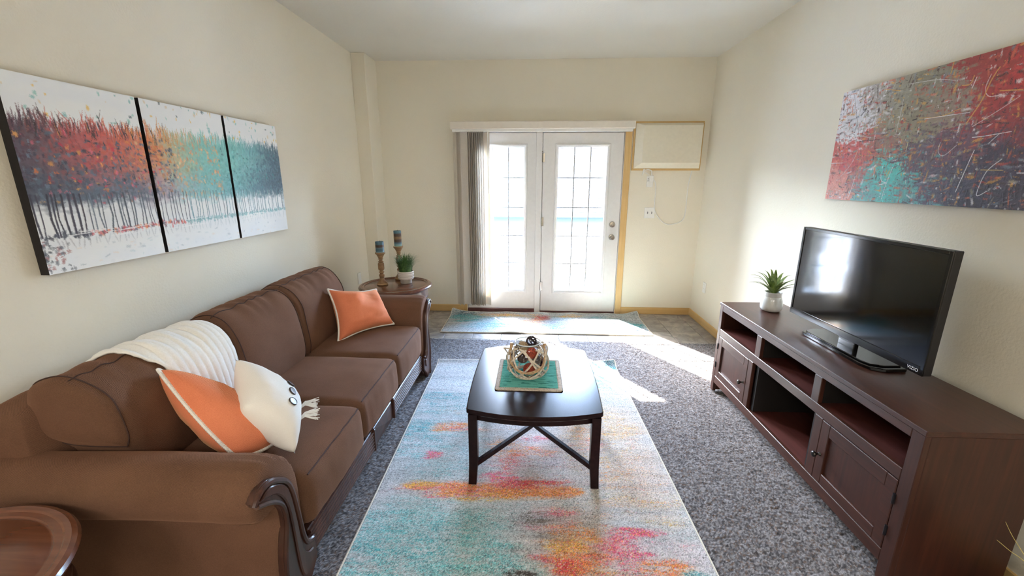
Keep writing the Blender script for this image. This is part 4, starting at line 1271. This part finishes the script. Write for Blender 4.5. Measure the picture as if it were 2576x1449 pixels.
def candle(label, c, z0, h, r, bands):
    t2 = NT('banded_candle_wax')
    sep = t2.n('SeparateXYZ'); t2.l(t2.coord(), sep.inputs[0])
    dv = t2.n('Math', operation='DIVIDE'); t2.l(sep.outputs['Z'], dv.inputs[0]); dv.inputs[1].default_value = h
    nz = t2.noise(t2.coord((1, 1, 1)), 30, 3); ad = t2.n('Math', operation='MULTIPLY_ADD'); t2.l(nz, ad.inputs[0]); ad.inputs[1].default_value = .12; t2.l(dv.outputs[0], ad.inputs[2])
    sb = t2.n('Math', operation='SUBTRACT'); t2.l(ad.outputs[0], sb.inputs[0]); sb.inputs[1].default_value = .06
    t2.col(t2.ramp(sb.outputs[0], bands)); t2.set(Roughness=.45)
    t = thing('pillar_candle', label, 'candle', (c[0], c[1], z0), 'banded pillar candles')
    b = B(); b.lathe([(0, 0), (r, 0), (r * 1.01, .003), (r * .985, h * .3), (r * 1.01, h * .55), (r * .985, h * .8), (r, h - .004), (r * .95, h), (r * .7, h - .004), (0, h - .005)], (c[0], c[1], z0), 32, caps=False); b.build('wax', t2.m, t, smooth=50)
    B().tube([(c[0], c[1], z0 + h - .006), (c[0] + .001, c[1], z0 + h + .004), (c[0] + .003, c[1], z0 + h + .009)], .0014, 6).build('wick', M_black, t)
BL, BR_, TN, LB = (66, 100, 116), (70, 52, 44), (120, 96, 66), (118, 152, 160)
zt = candlestick('shorter turned wooden candle holder at the front of the round table', (-1.408, 3.775), .308)
candle('short pillar candle banded blue, brown and blue on shorter holder', (-1.408, 3.775), zt, .098, .038, [(0, LB), (.14, BL), (.32, BL), (.42, (96, 120, 128)), (.5, BR_), (.68, BR_), (.76, BL), (1.0, BL)])
zt = candlestick('taller turned wooden candle holder behind the potted grass', (-1.315, 4.02), .328)
candle('tall pillar candle banded blue and brown on taller holder', (-1.315, 4.02), zt, .150, .0365, [(0, (128, 166, 166)), (.12, LB), (.22, BL), (.3, BR_), (.42, BR_), (.5, TN), (.6, TN), (.66, BR_), (.80, BR_), (.86, BL), (1, (74, 116, 132))])
# potted grass
def leafmat(name, a, b_):
    t = NT(name); oi = t.n('ObjectInfo'); v = t.noise(t.coord(), 60, 3)
    t.col(t.ramp(v, [(.3, a), (.7, b_)])); t.set(Roughness=.5); return t.m
M_grass = leafmat('grass_blade', (36, 66, 36), (96, 134, 70))
M_succ = leafmat('succulent_leaf', (62, 96, 44), (140, 158, 84))
def grass_pot():
    cx, cy, z0 = -1.203, 3.85, .5925
    t = thing('potted_grass', 'tufted green grass in ribbed white pot on the round table', 'plant', (cx, cy, z0))
    b = B(); b.lathe([(0, 0), (.050, 0), (.053, .004), (.053, .036), (.055, .040)], (cx, cy, z0), 40, caps=False); b.build('pot_foot', plain('grey_glaze', (178, 174, 166), .5, vary=.03), t, smooth=40)
    pr_ = [(.055, .040), (.069, .042), (.073, .048)]
    for k in range(4):
        z = .050 + k * .0155
        pr_ += [(.0735, z), (.0755, z + .004), (.0755, z + .010), (.0735, z + .014)]
    pr_ += [(.0735, .114), (.071, .117), (.066, .115), (.066, .09), (0, .09)]
    b = B(); b.lathe(pr_, (cx, cy, z0), 48, caps=False); pot = b.build('pot', plain('ribbed_white_glaze', (216, 210, 202), .55, vary=.06, scale=160, bump=.4), t, smooth=30)
    # stitched chevrons round the pot: small raised darker dashes
    b = B()
    for k in range(4):
        z = z0 + .057 + k * .0155
        for q in range(56):
            a = 2 * math.pi * q / 56; s = .0035 if k % 2 else -.0035
            p0 = V((cx + .0755 * math.cos(a), cy + .0755 * math.sin(a), z - .003)); a2 = a + .05; p1 = V((cx + .0755 * math.cos(a2), cy + .0755 * math.sin(a2), z + s + .003))
            b.tube([p0, p1], .0012, 4)
    o = b.build('pot_stitching', plain('pot_stitch_grey', (150, 144, 138), .6), t); o['kind'] = 'stuff'
    b = B(); b.lathe([(0, .100), (.066, .100), (.066, .092)], (cx, cy, z0), 24, caps=False); b.build('soil', M_soil, t)
    b = B()
    for k in range(420):
        a = random.uniform(0, 2 * math.pi); r = .058 * math.sqrt(random.random()); h = random.uniform(.10, .185); out = random.uniform(.02, .085) * (.4 + r / .058)
        if k % 60 == 0: h, out = .09, .15
        base = V((cx + r * math.cos(a), cy + r * math.sin(a), z0 + .10)); d = V((math.cos(a), math.sin(a), 0)); sd = V((-d.y, d.x, 0)) * .0026
        pts = [base, base + d * out * .15 + V((0, 0, h * .5)), base + d * out * .5 + V((0, 0, h * .85)), base + d * out + V((0, 0, h * (.95 if out > .06 else 1.02)))]
        vs = []
        for i, p in enumerate(pts):
            w = (1, .9, .6, .05)[i]; vs += [p - sd * w, p + sd * w]
        b.add(vs, [(0, 1, 3, 2), (2, 3, 5, 4), (4, 5, 7, 6)])
    o = b.build('grass_blades', M_grass, t, smooth=180, fix=False); o['kind'] = 'stuff'
grass_pot()

# ------------------------------------------------------------------ coffee table
ct = thing('coffee_table', 'dark espresso wood coffee table with bowed ends on the big rug', 'table', (.018, 2.235, .028))
def top_poly(inset=0.0):
    pts = []
    hx, y0_, y1_ = .337 - inset, 1.832 + inset, 2.634 - inset
    xc = .018
    r = .028
    for t in np.linspace(-1, 1, 25):      # near edge, bowed
        x = xc + t * (hx - r); pts.append((x, y0_ - .050 * (1 - t * t)))
    for a in np.linspace(-90, 0, 6)[1:]: pts.append((xc + hx - r + r * math.cos(math.radians(a)), y0_ + r + r * math.sin(math.radians(a))))
    for t in np.linspace(-1, 1, 15)[1:-1]: pts.append((xc + hx + .012 * (1 - t * t), (y0_ + y1_) / 2 + t * ((y1_ - y0_) / 2 - r)))
    for a in np.linspace(0, 90, 6): pts.append((xc + hx - r + r * math.cos(math.radians(a)), y1_ - r + r * math.sin(math.radians(a))))
    for t in np.linspace(1, -1, 25)[1:]: pts.append((xc + t * (hx - r), y1_ + .075 * (1 - t * t)))
    for a in np.linspace(90, 180, 6)[1:]: pts.append((xc - hx + r + r * math.cos(math.radians(a)), y1_ - r + r * math.sin(math.radians(a))))
    for t in np.linspace(1, -1, 15)[1:-1]: pts.append((xc - hx - .012 * (1 - t * t), (y0_ + y1_) / 2 + t * ((y1_ - y0_) / 2 - r)))
    for a in np.linspace(180, 270, 6)[:-1]: pts.append((xc - hx + r + r * math.cos(math.radians(a)), y0_ + r + r * math.sin(math.radians(a))))
    return pts
B().prism(top_poly(), 2, .424, .45, .006).build('table_top', M_espresso, ct, smooth=30)
b = B()
ap = [( .018 + t * .285, 1.856 - .042 * (1 - t * t)) for t in np.linspace(-1, 1, 17)]
b.prism(ap + [(x, y + .02) for x, y in ap[::-1]], 2, .382, .424, .002); b.build('apron', M_espresso, ct, smooth=30)
b = B(); ap = [( .018 + t * .285, 2.612 + .06 * (1 - t * t)) for t in np.linspace(-1, 1, 17)]
b.prism(ap + [(x, y - .02) for x, y in ap[::-1]], 2, .382, .424, .002); b.build('apron', M_espresso, ct, smooth=30)
for sx in (-1, 1):
    x = .018 + sx * .305; B().box((x - .01, 1.87, .382), (x + .01, 2.60, .424), .002).build('apron', M_espresso, ct)
for sx in (-1, 1):
    for (yy, sy) in ((1.852, -1), (2.612, 1)):
        rings = []
        for z in (.028, .032, .08, .14, .22, .32, .42, .425):
            k = max(0, (.16 - z) / .14)
            xo = .018 + sx * (.325 - 0.0 + .006 * k); xi = .018 + sx * (.281 + .008 * k + .002 * (z < .1))
            yo = yy + sy * .022; yi = yy - sy * (.022 - .010 * k)
            rings.append([(xo, yo, z), (xi, yo, z), (xi, yi, z), (xo, yi, z)])
        B().sweep(rings).build('leg', M_espresso, ct, smooth=25)
for sx in (-1, 1):
    for (yy, sy) in ((1.858, -1), (2.606, 1)):
        B().bar((.018 + sx * .292, yy, .135), (.018 + sx * .012, 2.232 + sy * .016, .135), .022, .028, .002).build('stretcher', M_espresso, ct)
B().box((.0, 2.214, .120), (.036, 2.25, .150), .004).build('stretcher_hub', M_espresso, ct)

# placemat
pm = thing('placemat', 'turquoise woven placemat with beige border on the coffee table', 'placemat', (-.013, 2.24, .45))
nx, ny = 150, 160
xs = np.linspace(-.196, .172, nx); ys = np.linspace(2.038, 2.446, ny)
X, Y = np.meshgrid(xs, ys)
Ed = np.minimum(np.minimum(X - xs[0], xs[-1] - X), np.minimum(Y - ys[0], ys[-1] - Y))
zz = .4525 + .0045 * np.clip(Ed / .006, 0, 1) + .0018 * np.sin(Y / .0085 * 2 * np.pi) * (Ed > .02) + .001 * RNG.random(X.shape)
Z = zz.copy()
inn = Ed > .027
ct_ = np.where(inn[..., None], np.array([104, 182, 172]) / 255, np.array([192, 178, 162]) / 255)
strk = vn(X, Y, .05, .004, 31, 2)
ct_ = ct_ * (1 + .22 * (strk - .5))[..., None]
ct_ = np.where(((strk < .34) & inn)[..., None], np.array([60, 132, 124]) / 255, ct_)
sp = (~inn) & (RNG.random(X.shape) < .25)
ct_ = np.where(sp[..., None], ct_ * .8, ct_)
rad = .02
cxs = np.clip(X, xs[0] + rad, xs[-1] - rad); cys = np.clip(Y, ys[0] + rad, ys[-1] - rad)
dd = np.hypot(X - cxs, Y - cys); k_ = np.where(dd > rad, rad / np.maximum(dd, 1e-6), 1)
Xc = cxs + (X - cxs) * k_; Yc = cys + (Y - cys) * k_
o = grid_mesh('woven_mat', Xc, Yc, Z, vcol('woven_cotton', .9, .4, 600, spec=.1), pm, None, s2l(np.clip(ct_, 0, 1)))
mo = o.modifiers.new('thickness', 'SOLIDIFY'); mo.thickness = .004; mo.offset = -1

# vase lantern wrapped in rattan
VC = (-.021, 2.222); VZ = .459
M_rattan = plain('whitewashed_rattan', (212, 200, 184), .6, vary=.12, scale=90, bump=.3)
M_handle = plain('tan_rattan', (186, 156, 122), .55, vary=.12, scale=90)
def vase_glass():
    t = NT('clear_vase_glass')
    t.t.nodes.remove(t.p)
    tr = t.n('BsdfTransparent'); gl = t.n('BsdfGlossy'); mx = t.n('MixShader'); lw = t.n('LayerWeight')
    lw.inputs['Blend'].default_value = .28
    tr.inputs[0].default_value = (.95, .97, .97, 1); gl.inputs['Roughness'].default_value = .03
    t.l(lw.outputs['Fresnel'], mx.inputs[0]); t.l(tr.outputs[0], mx.inputs[1]); t.l(gl.outputs[0], mx.inputs[2]); t.l(mx.outputs[0], t.out.inputs[0])
    return t.m
vs_ = thing('rattan_vase', 'clear glass vase wrapped in crossing pale rattan on turquoise placemat', 'vase', (VC[0], VC[1], VZ))
b = B(); b.lathe([(0, .004), (.05, .004), (.078, .014), (.098, .045), (.104, .085), (.097, .125), (.08, .16), (.067, .178), (.066, .192), (.072, .200)], (VC[0], VC[1], VZ), 48, caps=False)
jar = b.build('glass_jar', vase_glass(), vs_, smooth=60)
B().tube([(VC[0] + .072 * math.cos(2 * math.pi * q / 48), VC[1] + .072 * math.sin(2 * math.pi * q / 48), VZ + .2015) for q in range(48)], .0032, 8, closed=True).build('glass_rim', plain('glass_rim', (214, 226, 232), .08, vary=0, spec=.8), jar)
def vr(z): return float(np.interp(z, [0, .012, .045, .085, .125, .16, .182], [.06, .085, .113, .120, .113, .095, .079]))
rs = np.random.default_rng(3)
for k in range(15):
    a0 = 2 * math.pi * k / 15 + rs.normal(0, .1); sp_ = (1.9 if k % 2 else -1.75) + rs.normal(0, .25)
    z0_, z1_ = (.010, .178)
    if k in (3, 8): z0_, z1_ = .03, .15; sp_ *= 1.3
    path = []
    for t in np.linspace(0, 1, 28):
        z = z0_ + (z1_ - z0_) * (.5 - .5 * math.cos(math.pi * t)) ; a = a0 + sp_ * t
        r = vr(z) + .004 * math.sin(5 * t + k)
        path.append((VC[0] + r * math.cos(a), VC[1] + r * math.sin(a), VZ + z))
    B().tube(path, .0052, 8).build('rattan_strip', M_rattan, vs_)
for z, r in ((.010, .078), (.016, .084)):
    B().tube([(VC[0] + r * math.cos(a), VC[1] + r * math.sin(a), VZ + z) for a in np.linspace(0, 2 * math.pi, 40, endpoint=False)], .0058, 8, closed=True).build('rattan_ring', M_rattan, vs_)
for a in (2.75, .45):
    path = smooth_path([(VC[0] + r * math.cos(a + da), VC[1] + r * math.sin(a + da), VZ + z) for r, z, da in ((.118, .10, 0), (.135, .14, .15), (.132, .16, .4), (.10, .165, .6))], 6)
    B().tube(path, .005, 8).build('rattan_strip', M_rattan, vs_)
for q in (0, 1):    # drooping handle in front, two twisted canes
    path = []
    for t in np.linspace(0, 1, 40):
        a = math.pi * 1.02 + math.pi * .96 * t
        z = .185 - .115 * math.sin(math.pi * t) ** .8
        r = .092 + .040 * math.sin(math.pi * t)
        tw = .004 * math.cos(14 * t + q * math.pi); tz = .004 * math.sin(14 * t + q * math.pi)
        path.append((VC[0] + (r + tw) * math.cos(a), VC[1] + (r + tw) * math.sin(a), VZ + z + tz))
    B().tube(path, .0045, 8).build('handle', M_handle, vs_)
for a in (math.pi * 1.02, math.pi * 1.98):
    p = V((VC[0] + .092 * math.cos(a), VC[1] + .092 * math.sin(a), VZ + .17)); B().tube([p, p + V((0, 0, .026))], .0085, 10).build('handle_wrap', M_handle, vs_)
# balls in the vase
def wicker_ball(label, c, r, m, seed):
    rg = np.random.default_rng(seed); b = B()
    for k in range(13):
        n_ = V([float(q) for q in rg.normal(0, 1, 3)]).normalized(); e = n_.orthogonal().normalized(); f = n_.cross(e); off = float(rg.uniform(-.45, .45)) * r
        rad = math.sqrt(r * r - off * off)
        b.tube([V(c) + n_ * off + rad * (math.cos(a) * e + math.sin(a) * f) for a in [2 * math.pi * q / 20 for q in range(20)]], r * .085, 5, closed=True)
    o = b.build('decorative_ball', m, smooth=60); tag(o, label, 'ball', 'decorative balls in the rattan vase')
def rough_ball(label, c, r, m, seed):
    bm = bmesh.new(); bmesh.ops.create_icosphere(bm, subdivisions=4, radius=r)
    for v in bm.verts:
        n_ = v.co.normalized(); v.co += n_ * (r * .10 * mnoise.noise(n_ * 5 + V((seed, 0, 0))) + r * .05 * mnoise.noise(n_ * 14 + V((seed, 0, 0))))
    b = B(); b.add([tuple(v.co + V(c)) for v in bm.verts], [tuple(x.index for x in f.verts) for f in bm.faces]); bm.free()
    o = b.build('decorative_ball', m, smooth=180); tag(o, label, 'ball', 'decorative balls in the rattan vase')
def speckled(name, c, d, thr=.62):
    t = NT(name); v = t.noise(t.coord(), 190, 2); t.col(t.ramp(v, [(thr - .03, c), (thr + .02, d)])); t.set(Roughness=.85); t.bump(v, .6, .003); return t.m
M_redball = speckled('rust_pod', (176, 66, 42), (84, 34, 26), .58); M_tanball = speckled('tan_pod', (172, 146, 112), (70, 50, 36), .62)
M_darkw = plain('dark_wicker', (44, 34, 36), .45, vary=.2); M_greyw = plain('grey_wicker', (112, 100, 98), .5, vary=.2)
x, y = VC
rough_ball('rust orange textured ball at the bottom of the vase', (x + .010, y - .022, VZ + .045), .034, M_redball, 1)
wicker_ball('brown woven ball at middle left inside the vase', (x - .028, y + .016, VZ + .098), .031, plain('brown_wicker', (76, 50, 44), .5, vary=.2), 4)
wicker_ball('grey woven ball at middle right inside the vase', (x + .042, y + .012, VZ + .088), .030, M_greyw, 6)
rough_ball('rust orange textured ball under the vase rim', (x + .022, y - .018, VZ + .140), .032, M_redball, 8)
rough_ball('tan speckled ball at the left under the vase rim', (x - .026, y + .004, VZ + .168), .033, M_tanball, 12)
wicker_ball('dark woven ball on top, rising above the vase rim', (x + .020, y + .012, VZ + .200), .029, M_darkw, 9)

# ------------------------------------------------------------------ media console
PHI = .0125
cs = thing('media_console', 'long dark mahogany media console with cubbies and two doors on right wall', 'cabinet', (1.358, 2.977, .016))
X0, Y0 = 1.358, 2.977
def cb(name, d0, d1, x0, x1, z0, z1, m, bev=.0025, parent=None):
    return B().box((X0 + x0, Y0 - d1, z0), (X0 + x1, Y0 - d0, z1), bev).build(name, m, parent or cs)
DEP = .424
cb('top_board', -.004, 1.618, -.004, DEP, .675, .696, M_tvwood)
cb('side_panel', 0, .022, .02, DEP, .016, .675, M_tvwood_z); cb('side_panel', 1.592, 1.614, .02, DEP, .016, .675, M_tvwood_z)
cb('post', 0, .040, 0, .022, .016, .675, M_tvwood_z); cb('post', 1.561, 1.614, 0, .022, .016, .675, M_tvwood_z)
cb('rail', .040, 1.561, 0, .022, .639, .675, M_tvwood); cb('rail', .040, 1.561, 0, .022, .455, .506, M_tvwood); cb('rail', .040, 1.561, .001, .022, .085, .142, M_tvwood)
cb('divider', .508, .563, 0, .022, .506, .639, M_tvwood_z); cb('divider', 1.038, 1.090, 0, .022, .506, .639, M_tvwood_z)
cb('divider', .458, .507, 0, .022, .142, .455, M_tvwood_z); cb('divider', 1.090, 1.143, 0, .022, .142, .455, M_tvwood_z)
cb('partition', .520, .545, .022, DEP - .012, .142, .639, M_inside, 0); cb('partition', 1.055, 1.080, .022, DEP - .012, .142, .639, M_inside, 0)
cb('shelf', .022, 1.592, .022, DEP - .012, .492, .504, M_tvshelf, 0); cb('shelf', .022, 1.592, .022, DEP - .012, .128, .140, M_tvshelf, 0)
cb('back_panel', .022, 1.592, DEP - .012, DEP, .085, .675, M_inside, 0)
cb('foot', 0, .03, DEP - .05, DEP, .016, .06, M_tvwood_z)
def cab_door(d0, d1, knob_d, hinge_d):
    z0, z1 = .145, .452
    dr_ = cb('door', d0 + .002, d0 + .054, -.001, .021, z0, z1, M_tvwood_z)
    b = B()
    for lo, hi in (((d1 - .050), (d1 - .002)),):
        b.box((X0 - .001, Y0 - hi, z0), (X0 + .021, Y0 - lo, z1), .0025)
    b.box((X0 - .0005, Y0 - (d1 - .050), z0), (X0 + .0205, Y0 - (d0 + .054), z0 + .052), .0025); b.box((X0 - .0005, Y0 - (d1 - .050), z1 - .060), (X0 + .0205, Y0 - (d0 + .054), z1), .0025)
    b.build('door_frame', M_tvwood, dr_)
    B().box((X0 + .010, Y0 - (d1 - .05), z0 + .05), (X0 + .016, Y0 - (d0 + .054), z1 - .058), 0).build('door_panel', M_tvwood_z, dr_)
    kb = B(); vs = []
    prof = [(.0085, 0), (.008, .003), (.0045, .006), (.0045, .016), (.011, .021), (.0145, .027), (.0135, .033), (.008, .0365), (.001, .037)]
    kb.lathe(prof, (0, 0, 0), 20)
    kb.v = [(X0 - .001 - p[2], Y0 - knob_d + p[0], .285 + p[1]) for p in kb.v]
    kb.build('knob', M_gunmetal, dr_, smooth=60)
    for hz in (.375, .232):
        hb = B(); hb.tube([(X0 - .003, Y0 - hinge_d, hz - .022), (X0 - .003, Y0 - hinge_d, hz + .022)], .0045, 8); hb.box((X0 - .0025, Y0 - hinge_d - .006, hz - .021), (X0 + .0005, Y0 - hinge_d + .006, hz + .021), .0005)
        hb.build('hinge', M_black, dr_)
cab_door(.040, .458, .432, .040); cab_door(1.143, 1.561, 1.168, 1.561)
cs.rotation_euler = (0, 0, PHI)

# ------------------------------------------------------------------ television
tvx, tvy, tvz = 1.595, 2.092, .6965
tv = thing('television', 'black flat screen television on a wide glossy base on the media console', 'television', (tvx, tvy, tvz))
W2, zb, zt = .443, .768, 1.283
B().box((tvx - .012, tvy - W2, zb), (tvx + .022, tvy + W2, zt), .003).build('housing', M_black, tv)
b = B(); b.box((tvx + .022, tvy - .32, zb + .06), (tvx + .055, tvy + .32, zt - .12), .015); b.build('rear_cover', M_black, tv)
f = B(); bz = .017; yl_, yr_ = tvy + W2, tvy - W2
f.box((tvx - .018, yr_ , zb), (tvx - .010, yr_ + bz, zt), .002); f.box((tvx - .018, yl_ - bz, zb), (tvx - .010, yl_, zt), .002); f.box((tvx - .018, yr_ + bz, zt - .016), (tvx - .010, yl_ - bz, zt), .002); f.box((tvx - .018, yr_ + bz, zb), (tvx - .010, yl_ - bz, zb + .036), .002)
f.build('bezel', M_gloss_black, tv)
B().box((tvx - .0145, yr_ + bz, zb + .036), (tvx - .0115, yl_ - bz, zt - .016)).build('screen', M_screen, tv, smooth=0)
b = B(); b.prism([(1.548, 2.345), (1.536, 2.32), (1.536, 1.915), (1.552, 1.86), (1.60, 1.835), (1.70, 1.845), (1.70, 2.36), (1.63, 2.385)], 2, .6965, .713, .003); b.prism([(1.558, 2.335), (1.548, 2.31), (1.548, 1.925), (1.562, 1.88), (1.61, 1.86), (1.69, 1.865), (1.69, 2.345), (1.63, 2.365)], 2, .713, .720, .003)
b.build('stand_base', M_gloss_black, tv, smooth=30)
B().box((1.606, 2.045, .718), (1.632, 2.155, .80), .004).build('stand_neck', M_gloss_black, tv)
fc = bpy.data.curves.new('logo', 'FONT'); fc.body = 'VIZIO'; fc.size = .019; fc.extrude = .0004; fc.align_x = 'CENTER'; fc.space_character = 1.05
fc.materials.append(M_logo)
tmp = bpy.data.objects.new('logo_curve', fc); C.objects.link(tmp)
lm = bpy.data.meshes.new_from_object(tmp.evaluated_get(bpy.context.evaluated_depsgraph_get()))
bpy.data.objects.remove(tmp)
lo = bpy.data.objects.new('logo', lm); C.objects.link(lo); lo.parent = tv
lo.matrix_local = Matrix(((0, 0, -1, -.0186), (-1, 0, 0, -W2 + .045), (0, 1, 0, zb + .011 - tvz), (0, 0, 0, 1)))
lo['label'] = 'silver maker logo in the lower near corner'
tv.rotation_euler = (0, 0, .017)

# ------------------------------------------------------------------ succulent on the console
def succulent():
    cx, cy, z0 = 1.600, 2.785, .6965
    t = thing('potted_succulent', 'spiky green succulent in white glazed jar beside the television', 'plant', (cx, cy, z0))
    b = B(); b.lathe([(0, 0), (.046, 0), (.058, .006), (.066, .02), (.067, .04), (.061, .075), (.054, .096), (.0515, .100), (.0525, .103), (.052, .124), (.0535, .128), (.051, .131), (.048, .129), (.047, .115), (0, .115)], (cx, cy, z0), 48, caps=False)
    t2 = NT('speckled_white_glaze'); v = t2.noise(t2.coord(), 120, 2, .7); t2.col(t2.ramp(v, [(.72, (204, 206, 206)), (.76, (120, 124, 128))])); t2.set(Roughness=.15); t2.p.inputs['Coat Weight'].default_value = .5
    b.build('pot', t2.m, t, smooth=40)
    b = B(); b.lathe([(0, .122), (.047, .119), (.0475, .112)], (cx, cy, z0), 24, caps=False); b.build('pebbles', M_soil, t)
    rg = np.random.default_rng(8)
    spec = [(200, .18, .085), (172, .14, .12), (145, .12, .13), (232, .12, .11), (255, .07, .07), (285, .09, .10), (190, .11, .14), (215, .15, .07), (10, .12, .12), (-15, .14, .10), (-35, .155, .085), (35, .10, .13), (60, .07, .15), (95, .05, .155), (120, .08, .14), (300, .10, .06), (330, .13, .06), (265, .075, .07), (185, .13, .08), (75, .1, .1), (155, .12, .1), (-60, .1, .1)]
    for a, out, h in spec:
        a = math.radians(a + rg.normal(0, 5)); d = V((math.cos(a), math.sin(a), 0)); sd = V((-d.y, d.x, 0))
        base = V((cx, cy, z0 + .118)) + d * .008
        rings = []
        for s in [i / 8 for i in range(9)]:
            p = base + d * out * (s ** 1.25) + V((0, 0, h * math.sin(s * 1.75) / math.sin(1.57)))
            w = .0125 * (.5 + .75 * math.sin(math.pi * min(1, s * 1.05 + .08))) * (1 - s ** 1.8) + .0006
            th = .005 * (1 - s) + .0008
            up = V((0, 0, 1)) - d * .4
            rings.append([p - sd * w, p - up * th, p + sd * w, p + up * th * .3])
        B().sweep(rings).build('leaf', M_succ, t, smooth=80)
succulent()

# ------------------------------------------------------------------ dry stems at the near end of the console
fv = thing('floor_vase', 'dry grass stems from a vase at the near end of the console', 'vase', (1.64, 1.13, .016))
b = B(); b.lathe([(0, 0), (.07, 0), (.075, .01), (.085, .10), (.075, .19), (.045, .26), (.038, .285), (.044, .30), (.038, .30), (.033, .28), (0, .26)], (1.64, 1.13, .016), 32, caps=False); b.build('vase_body', plain('stone_vase', (150, 138, 120), .5), fv, smooth=50)
M_stem = plain('dry_stem', (176, 160, 100), .7, vary=.15)
for bend, mid, tip in (((1.590, 1.165, .365), (1.551, 1.19, .433), (1.526, 1.20, .480)), ((1.586, 1.165, .357), (1.556, 1.19, .379), (1.519, 1.20, .409)), ((1.67, 1.08, .42), (1.69, 1.04, .5), (1.70, 1.0, .56)), ((1.66, 1.10, .44), (1.68, 1.09, .54), (1.72, 1.08, .62))):
    path = smooth_path([(1.63, 1.135, .29), bend, mid, tip], 8)
    B().tube(path, list(np.linspace(.0017, .0006, len(path))), 5).build('stem', M_stem, fv)

# ------------------------------------------------------------------ fixtures for the added fill lamps, out of view
for lx, ly in FILL_LAMPS:
    t = thing('fill_light_fixture', 'round white fill light added out of view behind the camera, on the %s side' % ('sofa' if lx < 0 else 'television'), 'ceiling light', (lx, ly, ZC), 'added fill lights behind the camera')
    b = B(); b.lathe([(0, 0), (.20, 0), (.20, -.03), (.19, -.04), (0, -.06)], (lx, ly, ZC), 32, caps=False); b.build('diffuser', M_plastic, t, smooth=40)

# ------------------------------------------------------------------ outside: yard, drive, garage building
struct(B().box((-45, D + .15, -.4), (45, 60, -.12)).build('ground', M_outside_ground, smooth=0))
struct(B().box((-2.2, D + .15, -.13), (2.6, 6.75, -.03), .01).build('patio_slab', plain('concrete', (118, 116, 113), .9, vary=.04, scale=8)))
struct(B().box((-1.34, 6.4, -.12), (-1.11, 6.63, 3.5), .01).build('unseen_porch_post', M_garage))  # porch post out of view, added to shade part of the left door
struct(B().box((-30, 14.7, -.13), (30, 19.8, -.10)).build('driveway', M_asphalt, smooth=0))
go = B().prism([(.2, 9.6), (.85, 9.5), (1.45, 8.2), (1.9, 6.76), (.95, 6.76), (.62, 8.0)], 2, -.125, -.105); go = go.build('lawn_patch', M_drygrass, smooth=0)
tag(go, 'patch of tan winter grass showing through snow outside door', 'grass', kind='stuff')
def snowpile(label, cx, cy, rx, ry, h, seed):
    n = 46; u = np.linspace(-1, 1, n); X, Y = np.meshgrid(u, u)
    r = np.sqrt(X ** 2 + Y ** 2)
    Z = h * np.clip(1 - r ** 2, 0, 1) ** .7 * (.7 + .6 * vn(X * rx + seed, Y * ry, .7, .7, seed)) - .135
    o = grid_mesh('snow_pile', cx + X * rx, cy + Y * ry, Z, M_snow, None, (cx, cy, -.13)); tag(o, label, 'snow', 'snow piles outside the doors', kind='thing')
snowpile('low snow bank left of the grass patch outside', -1.6, 9.0, 1.9, 1.3, .45, 3)
snowpile('snow bank right of the grass patch outside', 3.3, 9.0, 1.3, 1.9, .35, 5)
snowpile('snow heap close to the patio on the left', -.9, 7.15, .8, .45, .22, 9)
bd = thing('garage_building', 'pale mauve sided garage building across the snowy yard', 'building', (0, 20.5, -.12))
b = B(); b.box((-22, 20.2, -.12), (22, 27, 3.25)); b.build('wall', M_siding, bd, smooth=0)
for k in range(30):
    z = -.1 + k * .11
    B().add([(-22, 20.2, z + .11), (22, 20.2, z + .11), (22, 20.17, z), (-22, 20.17, z)], [(0, 1, 2, 3)]).build('siding_board', M_siding, bd, smooth=0)
for x0_ in (-6.6, -2.3, 3.3, 7.6):
    gd = B().box((x0_, 20.10, -.12), (x0_ + 2.75, 20.2, 2.55), .02).build('garage_door', M_garage, bd)
    for k in range(4):
        B().box((x0_ + .06, 20.08, -.08 + k * .66), (x0_ + 2.69, 20.105, .54 + k * .66), .02).build('door_panel', M_garage, gd)
B().box((-22.4, 19.7, 3.15), (22.4, 20.3, 3.42), .02).build('fascia', M_garage, bd)
b = B(); b.add([(-22.4, 19.65, 3.42), (22.4, 19.65, 3.42), (22.4, 24, 5.2), (-22.4, 24, 5.2)], [(0, 1, 2, 3)]); b.build('roof', M_snow, bd, smooth=0)
